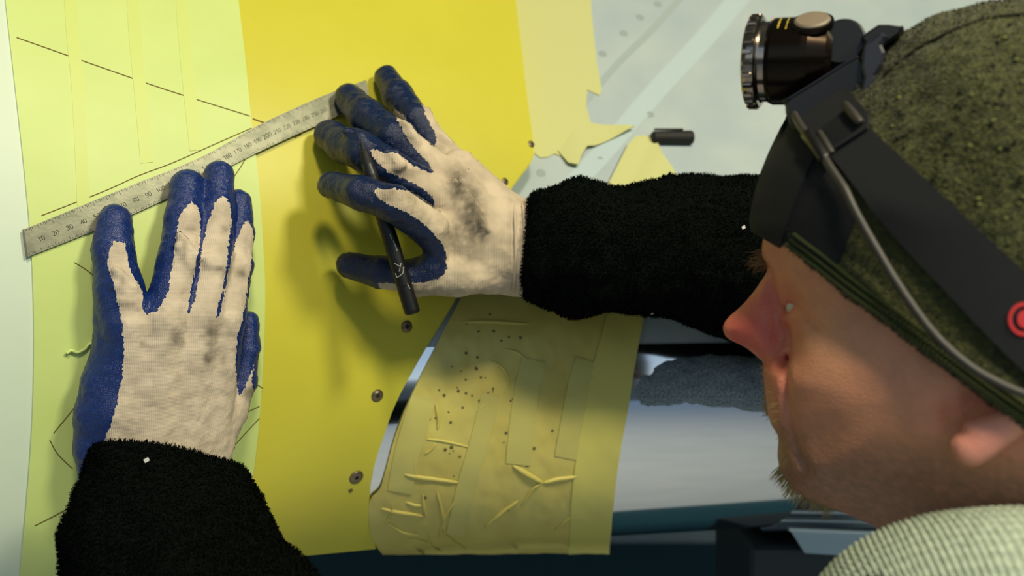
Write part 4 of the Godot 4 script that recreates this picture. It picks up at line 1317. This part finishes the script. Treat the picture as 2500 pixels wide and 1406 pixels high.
func hat():
	for q in [[1835, 520], [1856, 548], [1880, 572], [1925, 608], [2000, 668], [2065, 722], [2130, 771], [2240, 852], [2350, 936], [2430, 995], [2500, 1044], [2620, 1130], [2800, 1250]]:
		brim.append(uv(q[0], q[1], 0.0) if q[0] < 1850 else near_uv(q[0], q[1], pHat, AT, LT))
	var c := 0.0026
	var lo := Vector3(uv(2760, 700).x, uv(2760, 1260).y, -0.1); var hi := Vector3(uv(1840, 500).x + 0.012, uv(2500, 0).y + 0.014, 0.1)
	var n := Vector3i(((hi - lo) / c).ceil()) + Vector3i.ONE
	var F := PackedFloat32Array(); F.resize(n.x * n.y * n.z)
	for y in n.y:
		for x in n.x:
			var q := Vector2(lo.x + x * c, lo.y + y * c)
			var d := poly_sd(q, pHat)
			# signed distance under the brim line
			var db := seg_dist(q, brim, false)
			var above := true
			for i in brim.size() - 1:
				if (q.x <= brim[i].x and q.x > brim[i + 1].x) or (i == 0 and q.x > brim[0].x) or (i == brim.size() - 2 and q.x <= brim[-1].x):
					var e := brim[i + 1] - brim[i]
					above = e.cross(q - brim[i]) * (1.0 if e.x < 0.0 else -1.0) < 0.0
					break
			var cut := -db if above else db
			# turned welt along the brim and the seam over the crown
			var welt := 0.0016 * exp(-pow((db - 0.006) / 0.005, 2.0)) - 0.0016 * exp(-pow((db - 0.0145) / 0.002, 2.0))
			for z in n.z:
				var f := shape_g(d, lo.z + z * c, AT, LT) - welt
				var k := 0.006
				var h := maxf(k - absf(f - cut), 0.0) / k
				F[(z * n.y + y) * n.x + x] = maxf(f, cut) + h * h * k * 0.25
	var r := Field.run(F, n, lo, c, c * 5.0)
	var v: PackedVector3Array = r[0]; var idx: PackedInt32Array = r[1]
	for i in v.size(): v[i] = at_h(v[i].x, v[i].y, v[i].z)
	var nn := normals_of(v, idx)
	var o := 0.0
	for i in range(0, v.size(), 11): o += nn[i].dot(v[i] - at_h(-0.08, 0.06, 0))
	if o < 0.0:
		for t in range(0, idx.size(), 3):
			var q := idx[t]; idx[t] = idx[t + 1]; idx[t + 1] = q
		for i in nn.size(): nn[i] = -nn[i]
	for i in v.size(): v[i] += nn[i] * (0.0012 * nz.get_noise_3d(v[i].x * 60, v[i].y * 60, v[i].z * 60) + 0.0007 * nz.get_noise_3d(v[i].x * 260, v[i].y * 260, v[i].z * 260))
	nn = normals_of(v, idx)
	var hat := put("fleece_hat", arr_mesh(v, nn, idx), M.hat, person_root)
	hat.set_meta("label", "olive green fleece hat")
	var pf := put("pile", pile(v, nn, idx, 42000, 0.0022, 0.00028, 1.4), M.hat, hat); pf.set_meta("kind", "stuff")
	# stitched seam over the crown: a sunken dark line of short stitches
	var seam := []
	var sl := smooth_line(v2s([2160, 185, 2200, 150, 2260, 110, 2340, 72, 2420, 46, 2520, 36]), 70)
	for i in range(0, sl.size() - 1):
		seam.append(tube([H(sl[i].x, sl[i].y, 0.0005), H(sl[i].x * 0.4 + sl[i + 1].x * 0.6, sl[i].y * 0.4 + sl[i + 1].y * 0.6, 0.0009)], [0.0008, 0.0008], 6))
	put("crown_seam", join(seam), M.hat_hole, hat)
	# pills and pits in the fleece; dark nubs paint the shade of pits
	var pills := []; var pits := []
	for i in 150:
		var q := Vector2(rng.randf_range(2080, 2500), rng.randf_range(60, 640))
		if q.y < 330 - (q.x - 2060) * 0.75 or q.y > 330 + (q.x - 2130) * 0.85 - 10: continue
		var p := H(q.x, q.y, 0.0006)
		var s := SphereMesh.new(); s.radius = 1.0; s.height = 2.0; s.radial_segments = 7; s.rings = 4
		var st := SurfaceTool.new(); st.begin(Mesh.PRIMITIVE_TRIANGLES)
		var rr := rng.randf_range(0.0004, 0.0009)
		st.append_from(s, 0, Transform3D(Basis().scaled(Vector3(rr * rng.randf_range(1, 2), rr, rr)), p))
		if i % 5 < 3: pits.append(st.commit())
		else: pills.append(st.commit())
	var m1 := put("pills", join(pills), M.hat_pill, hat); m1.set_meta("kind", "stuff")
	var m2 := put("pit_shade", join(pits), M.hat_hole, hat); m2.set_meta("kind", "stuff")
	# knitted ribs standing along the brim
	var ribs := []
	var bl := smooth_line(v2s([1926, 604, 1960, 631, 2000, 663, 2065, 716, 2130, 765, 2240, 845, 2350, 928, 2430, 987, 2520, 1050]), 92)
	for i in bl.size() - 1:
		var t: Vector2 = (bl[i + 1] - bl[i]).normalized(); var up := Vector2(t.y, -t.x)
		for row in 3:
			var a: Vector2 = bl[i] + up * (6 + row * 15) + t * (3.0 * (row % 2)); var b := a + up * 11 - t * 3
			var m := a.lerp(b, 0.5)
			ribs.append(tube([H(a.x, a.y, 0.0018), H(m.x, m.y, 0.0034), H(b.x, b.y, 0.0018)], [0.0004, 0.0010, 0.0004], 6, false))
	var rm := put("ribbed_edge", join(ribs), M.hat_rib, hat); rm.set_meta("kind", "stuff")

func sweater():
	var path := [[2010, 1740, 0.40, 110, 0.9], [2105, 1620, 0.395, 180, 0.9], [2200, 1545, 0.39, 215, 0.9], [2300, 1510, 0.385, 232, 0.9], [2420, 1490, 0.38, 234, 0.9], [2600, 1500, 0.38, 250, 0.9], [2800, 1540, 0.38, 260, 0.9]]
	var nr := 330; var na := 170
	var l := loft(path, nr, na, 0.0)
	var v: PackedVector3Array = l[0]; var n: PackedVector3Array = l[1]
	for i in nr + 1:
		for a in na:
			var k := i * na + a
			# ribs run round the shoulder, each a column of small slanting stitches
			var s := float(i) / nr * 62.0 + a * 0.018
			var fr := fposmod(s, 1.0)
			var h := pow(sin(PI * fr), 0.7) * (0.72 + 0.28 * sin(a * TAU / 3.6 + (fr - 0.5) * 3.0))
			v[k] += n[k] * 0.0024 * h
	var m := put("knit_sweater", arr_mesh(v, normals_of(v, l[2]), l[2]), M.sweater, person_root)
	m.set_meta("label", "grey ribbed knit shoulder")

# ------------------------------------------------------------------ pen, headlamp, small things
func pen():
	var t := thing("marker_pen", "slim black marker pen with worn white lettering held upright in the right glove", "pen", P(1007, 765, 0.655))
	var a := P(1008, 766, 0.662); var b := P(880, 340, 0.650)
	var d := (b - a).normalized(); var L := a.distance_to(b)
	put("barrel", lathe(a, d, [Vector2(0.0, 0.0001), Vector2(0.0, 0.0046), Vector2(0.0012, 0.0056), Vector2(0.003, 0.0058), Vector2(L * 0.16, 0.0058), Vector2(L * 0.163, 0.0054), Vector2(L * 0.168, 0.0058), Vector2(L * 0.62, 0.0057), Vector2(L * 0.80, 0.0052), Vector2(L * 0.86, 0.0040)], 28), M.plastic, t)
	put("tip", lathe(a, d, [Vector2(L * 0.86, 0.0040), Vector2(L * 0.93, 0.0030), Vector2(L * 0.94, 0.0018), Vector2(L, 0.0008), Vector2(L * 1.002, 0.0001)], 20), M.dark, t)
	# worn white brush lettering on the side that faces out: the strokes of a slanting M and flecks
	var out := (-a.normalized() - d * (-a.normalized()).dot(d)).normalized(); var sd := d.cross(out)
	for s in [[[0.30, -0.3], [0.275, 0.1], [0.29, 0.3]], [[0.29, 0.3], [0.25, -0.1], [0.265, 0.45]], [[0.265, 0.45], [0.235, 0.2], [0.225, -0.15]], [[0.225, -0.15], [0.22, -0.45], [0.245, -0.5]], [[0.17, 0.3], [0.155, 0.35], [0.14, 0.4]], [[0.42, 0.2], [0.40, 0.24], [0.36, 0.28]], [[0.46, 0.1], [0.44, 0.1], [0.43, 0.15]]]:
		var pts := []
		var rd := []
		for q in s:
			var an: float = q[1] * 1.4
			pts.append(a + d * L * q[0] + (out * cos(an) + sd * sin(an)) * 0.00575); rd.append(0.00042)
		put("lettering", tube(pts, rd, 6), M.print, t)

func plate(poly: Array, w0: float, w1: float) -> ArrayMesh:   # pixel outline on the plane w1, run back to w0
	var p2 := uvs(poly, w1)
	var tri := Geometry2D.triangulate_polygon(p2)
	var st := SurfaceTool.new(); st.begin(Mesh.PRIMITIVE_TRIANGLES)
	var cen := Vector2.ZERO
	for q in p2: cen += q
	cen /= p2.size()
	var bev := minf(0.0012, (w1 - w0) * 0.3)
	var inner := PackedVector2Array()
	var off := Geometry2D.offset_polygon(p2, -bev)
	inner = off[0] if off.size() > 0 and off[0].size() >= 3 else p2
	var ti := Geometry2D.triangulate_polygon(inner)
	var put_tri := func(A: Vector3, B: Vector3, C: Vector3, n: Vector3):
		var l := [A, B, C] if (C - A).cross(B - A).dot(n) > 0.0 else [A, C, B]
		for q in l:
			st.set_normal(n); st.add_vertex(q)
	for t in range(0, ti.size(), 3):
		var A := inner[ti[t]]; var B := inner[ti[t + 1]]; var C := inner[ti[t + 2]]
		put_tri.call(at_h(A.x, A.y, w1), at_h(B.x, B.y, w1), at_h(C.x, C.y, w1), HL)
	for t in range(0, tri.size(), 3):
		var A := p2[tri[t]]; var B := p2[tri[t + 1]]; var C := p2[tri[t + 2]]
		put_tri.call(at_h(A.x, A.y, w0), at_h(B.x, B.y, w0), at_h(C.x, C.y, w0), -HL)
	for i in p2.size():
		var A := p2[i]; var B := p2[(i + 1) % p2.size()]
		var e := B - A
		var n2 := Vector2(e.y, -e.x).normalized()
		if Geometry2D.is_point_in_polygon((A + B) / 2 + n2 * 0.0002, p2): n2 = -n2
		var n := HF * n2.x + Vector3.UP * n2.y
		var a := at_h(A.x, A.y, w0); var b := at_h(B.x, B.y, w0); var a1 := at_h(A.x, A.y, w1 - bev); var b1 := at_h(B.x, B.y, w1 - bev)
		put_tri.call(a, b, b1, n); put_tri.call(a, b1, a1, n)
		# bevel towards the inner outline
		var nb := (n + HL).normalized()
		var Ai := A - n2 * bev; var Bi := B - n2 * bev
		put_tri.call(a1, b1, at_h(Bi.x, Bi.y, w1), nb); put_tri.call(a1, at_h(Bi.x, Bi.y, w1), at_h(Ai.x, Ai.y, w1), nb)
	st.index()
	return st.commit()

func headlamp():
	var t := thing("headlamp", "black metal headlamp with a silver bezel and wide black straps round the olive hat", "headlamp", at_h(0.04, 0.15, 0.0))
	var A2 := uv(1846, 152, 0.012); var B2 := uv(2020, 148, 0.012)
	var A := at_h(A2.x, A2.y, 0.012); var B := at_h(B2.x, B2.y, 0.012)
	var d := (B - A).normalized(); var L := A.distance_to(B)
	var R := 98.0 * A.length() * 0.985 / FOC
	put("barrel", lathe(A, d, [Vector2(0.0075, R * 0.95), Vector2(0.009, R * 0.985), Vector2(0.010, R), Vector2(L * 0.70, R), Vector2(L * 0.78, R * 0.99), Vector2(L * 1.02, R * 0.86), Vector2(L * 1.10, R * 0.74), Vector2(L * 1.12, R * 0.2), Vector2(L * 1.12, 0.0001)], 64), M.lamp_body, t)
	var bz := put("bezel", lathe(A, d, [Vector2(0.0015, R * 0.80), Vector2(-0.003, R * 0.84), Vector2(-0.0042, R * 0.92), Vector2(-0.0036, R * 1.0), Vector2(-0.001, R * 1.06), Vector2(0.0025, R * 1.075), Vector2(0.0032, R * 1.03), Vector2(0.0036, R * 0.96), Vector2(0.0044, R * 0.93), Vector2(0.0085, R * 0.93), Vector2(0.0092, R * 0.96)], 72), M.bezel, t)
	var x := d.cross(Vector3.UP).normalized(); var y := x.cross(d)
	for k in 26:                                                      # grip lugs round the bezel
		var a := TAU * k / 26
		var o := x * cos(a) + y * sin(a); var s := d.cross(o)
		put("grip_lug", boxy(A + d * -0.0004 + o * R * 1.06, d * 0.0024, o * 0.0011, s * 0.0013, 0.0004), M.bezel, bz)
	put("lens", lathe(A, d, [Vector2(-0.0012, 0.0001), Vector2(-0.001, R * 0.5), Vector2(0.0008, R * 0.82)], 40), M.eye, t)
	# button on top
	put("button", lathe(A + d * L * 0.80 + (y * 0.76 + x * 0.65) * R * 0.92, (y * 0.76 + x * 0.65), [Vector2(0.0, 0.0088), Vector2(0.0022, 0.0088), Vector2(0.0030, 0.0078), Vector2(0.0034, 0.0001)], 28), M.button, t)
	put("button_collar", lathe(A + d * L * 0.80 + (y * 0.76 + x * 0.65) * R * 0.91, (y * 0.76 + x * 0.65), [Vector2(0.0, 0.0110), Vector2(0.0016, 0.0106), Vector2(0.0018, 0.0090)], 28), M.lamp_body, t)
	# worn gold print in two columns and a short block
	for q in [[0.24, 66, 0.05, 10], [0.36, 62, 0.018, 30], [0.47, 64, 0.018, 34]]:
		for r in (8 if q[3] > 20 else 2):
			var an := deg_to_rad(float(q[1]) - (r * float(q[3]) / 8.0 if q[3] > 20 else r * 9.0))
			var o := y * sin(an) + x * cos(an)
			put("print", boxy(A + d * L * q[0] + o * R * 1.0012, d * L * q[2] * rng.randf_range(0.3, 0.8), d.cross(o) * 0.0006, o * 0.00005), M.gold, t)
	# swivel, bracket and lever
	var hg := uv(2062, 118, 0.012)
	put("swivel_knob", lathe(at_h(hg.x, hg.y, -0.018), HL, [Vector2(0, 0.0001), Vector2(0, 0.0105), Vector2(0.001, 0.0115), Vector2(0.044, 0.0115), Vector2(0.045, 0.0105), Vector2(0.045, 0.0001)], 36), M.plastic, t)
	put("bracket", plate([1916, 252, 1925, 240, 1990, 200, 2060, 155, 2095, 135, 2108, 150, 2112, 200, 2095, 235, 2060, 282, 2020, 325, 1985, 352, 1950, 336, 1926, 305, 1917, 275], -0.014, 0.036), M.plastic, t)
	put("bracket_edge", tube_uv([1922, 243, 1990, 201, 2060, 157, 2094, 138], 0.0355, 0.0006), M.lever, t)
	put("top_clip", plate([2100, 92, 2118, 76, 2144, 59, 2170, 59, 2206, 64, 2196, 84, 2160, 108, 2120, 116], 0.010, 0.032), M.plastic, t)
	var lv := put("lever", plate([2108, 108, 2128, 96, 2150, 78, 2166, 84, 2152, 108, 2160, 127, 2153, 158, 2137, 183, 2142, 256, 2132, 270, 2104, 268, 2099, 232, 2108, 186, 2102, 160], 0.034, 0.042), M.lever, t)
	put("lever_knob", plate([2097, 240, 2140, 240, 2146, 256, 2138, 272, 2120, 279, 2100, 274, 2092, 260], 0.030, 0.040), M.plastic, t)
	# straps lie on the hat
	var stx := func(top: Array, bot: Array, nn: int, h: float, called: String):
		var s := put(called, patch(smooth_line(v2s(top), 40), smooth_line(v2s(bot), 40), 10, nn, H, h, 0.0016), M.strap, t)
		return s
	var band = stx.call([2086, 262, 2130, 322, 2250, 432, 2400, 572, 2500, 668, 2640, 800], [2010, 372, 2045, 402, 2200, 590, 2330, 732, 2440, 852, 2560, 968], 40, 0.0042, "strap")
	stx.call([1936, 290, 1884, 400, 1856, 492, 1848, 540, 1852, 562], [2000, 392, 1968, 456, 1942, 530, 1926, 575, 1918, 602], 30, 0.0040, "strap")
	stx.call([1990, 385, 1962, 470, 1940, 530, 1922, 590], [2046, 420, 2078, 490, 2088, 540, 2046, 660], 30, 0.0028, "forehead_pad")
	stx.call([1945, 318, 1975, 352, 2000, 385, 2018, 402], [2078, 232, 2108, 262, 2132, 296, 2130, 330], 14, 0.0062, "strap_loop")
	for q in [[2086, 284, 2120, 324, 11], [2022, 350, 2050, 396, 9]]:
		put("strap_keeper", tube([H(q[0], q[1], 0.0085), H((q[0] + q[2]) / 2.0, (q[1] + q[3]) / 2.0, 0.0088), H(q[2], q[3], 0.0085)], [q[4] * 0.00018, q[4] * 0.0002, q[4] * 0.00018], 10), M.cable, t)
	# cable down the side
	var pts := []; var rd := []
	for q in smooth_line(v2s([1952, 268, 1962, 300, 1985, 345, 2025, 392, 2070, 455, 2110, 515, 2150, 590, 2195, 672, 2245, 752, 2300, 826, 2370, 890, 2440, 934, 2510, 964, 2600, 1000]), 90):
		pts.append(H(q.x, q.y, 0.0095)); rd.append(0.0019)
	for it in 4:
		var sm := pts.duplicate()
		for i in range(1, pts.size() - 1): sm[i] = (pts[i - 1] + pts[i] * 2.0 + pts[i + 1]) / 4.0
		pts = sm
	put("cable", tube(pts, rd, 12), M.cable, t)
	put("cable_boot", tube([pts[0] + Vector3(-0.0005, 0.001, 0), pts[2], pts[5]], [0.0034, 0.0034, 0.0026], 14), M.cable, t)
	put("cable_clip", tube([pts[16], pts[19], pts[23]], [0.0031, 0.0032, 0.0030], 14), M.plastic, t)
	# round red emblem on the strap
	var c := Vector2(2494, 778)
	var ring := []; var disc := []
	for k in 41:
		var a := TAU * k / 40
		for i in 4:
			var r := lerpf(29.0, 37.5, i / 3.0)
			ring.append(H(c.x + cos(a) * r * 0.98, c.y + sin(a) * r * 1.08, 0.0048))
			var r2 := lerpf(0.5, 18.0, i / 3.0)
			disc.append(H(c.x + 2 + cos(a) * r2 * 0.98, c.y + sin(a) * r2 * 1.2, 0.0048))
	put("emblem", sheet(ring, 3, 40, 0.0002), M.red, band)
	put("emblem", sheet(disc, 3, 40, 0.0002), M.red, band)

func tube_uv(px: Array, w: float, r: float) -> ArrayMesh:
	var pts := []; var rd := []
	for q in smooth_line(v2s(px), 16):
		var a := uv(q.x, q.y, w)
		pts.append(at_h(a.x, a.y, w)); rd.append(r)
	return tube(pts, rd, 8)

func small_things():
	# black pen cap lying on the wing
	var a := W(1586, 345, 0.006); var b := W(1684, 345, 0.006)
	var d := (b - a).normalized(); var L := a.distance_to(b)
	var t := thing("pen_cap", "short black pen cap resting on the white wing above the yellow film tongue", "pen cap", a)
	put("cap_body", lathe(a, d, [Vector2(0, 0.0001), Vector2(0, 0.0040), Vector2(0.002, 0.0062), Vector2(L * 0.4, 0.0066), Vector2(L * 0.96, 0.0070), Vector2(L, 0.0066), Vector2(L, 0.0001)], 24), M.dark, t)
	put("cap_clip", boxy(a + d * L * 0.42 + Vector3(0, 0.0078, 0.001), d * L * 0.36, Vector3(0, 0.0009, 0), Vector3(0, 0, 0.0018), 0.0004), M.dark, t)
	# metal tool case behind the chin
	var o := P(1900, 1240, 0.98)
	var c := thing("tool_case", "low dark tool case with thin bright rims behind the worker's chin", "tool case", P(2100, 1420, 1.0))
	put("case_body", boxy(P(2110, 1400, 1.10), Vector3(0.16, 0, 0), Vector3(0, 0.058, 0), Vector3(0, 0, 0.09), 0.004), M.case_dark, c)
	put("lid", boxy(P(2120, 1232, 1.12), Vector3(0.155, 0, 0), Vector3(0, 0.010, 0), Vector3(0, 0, 0.085), 0.003), M.case_grey, c)
	put("rim_strip", boxy(P(2110, 1251, 1.01), Vector3(0.158, -0.002, 0), Vector3(0, 0.0013, 0), Vector3(0, 0, 0.003)), M.case_rim, c)
	put("rim_strip", boxy(P(2110, 1273, 1.005), Vector3(0.158, -0.003, 0), Vector3(0, 0.0009, 0), Vector3(0, 0, 0.003)), M.case_rim, c)
	put("front_plate", cutout(v2s([1928, 1292, 2050, 1297, 2200, 1304, 2180, 1360, 2060, 1356, 1965, 1350]), func(x, y, h): return P(x, y, 0.995 - h), 0.0, 0.002), M.case_plate, c)
	put("plate_edge", boxy(P(2060, 1297, 0.992), Vector3(0.060, -0.0025, 0), Vector3(0, 0.0016, 0), Vector3(0, 0, 0.003)), M.case_rim, c)
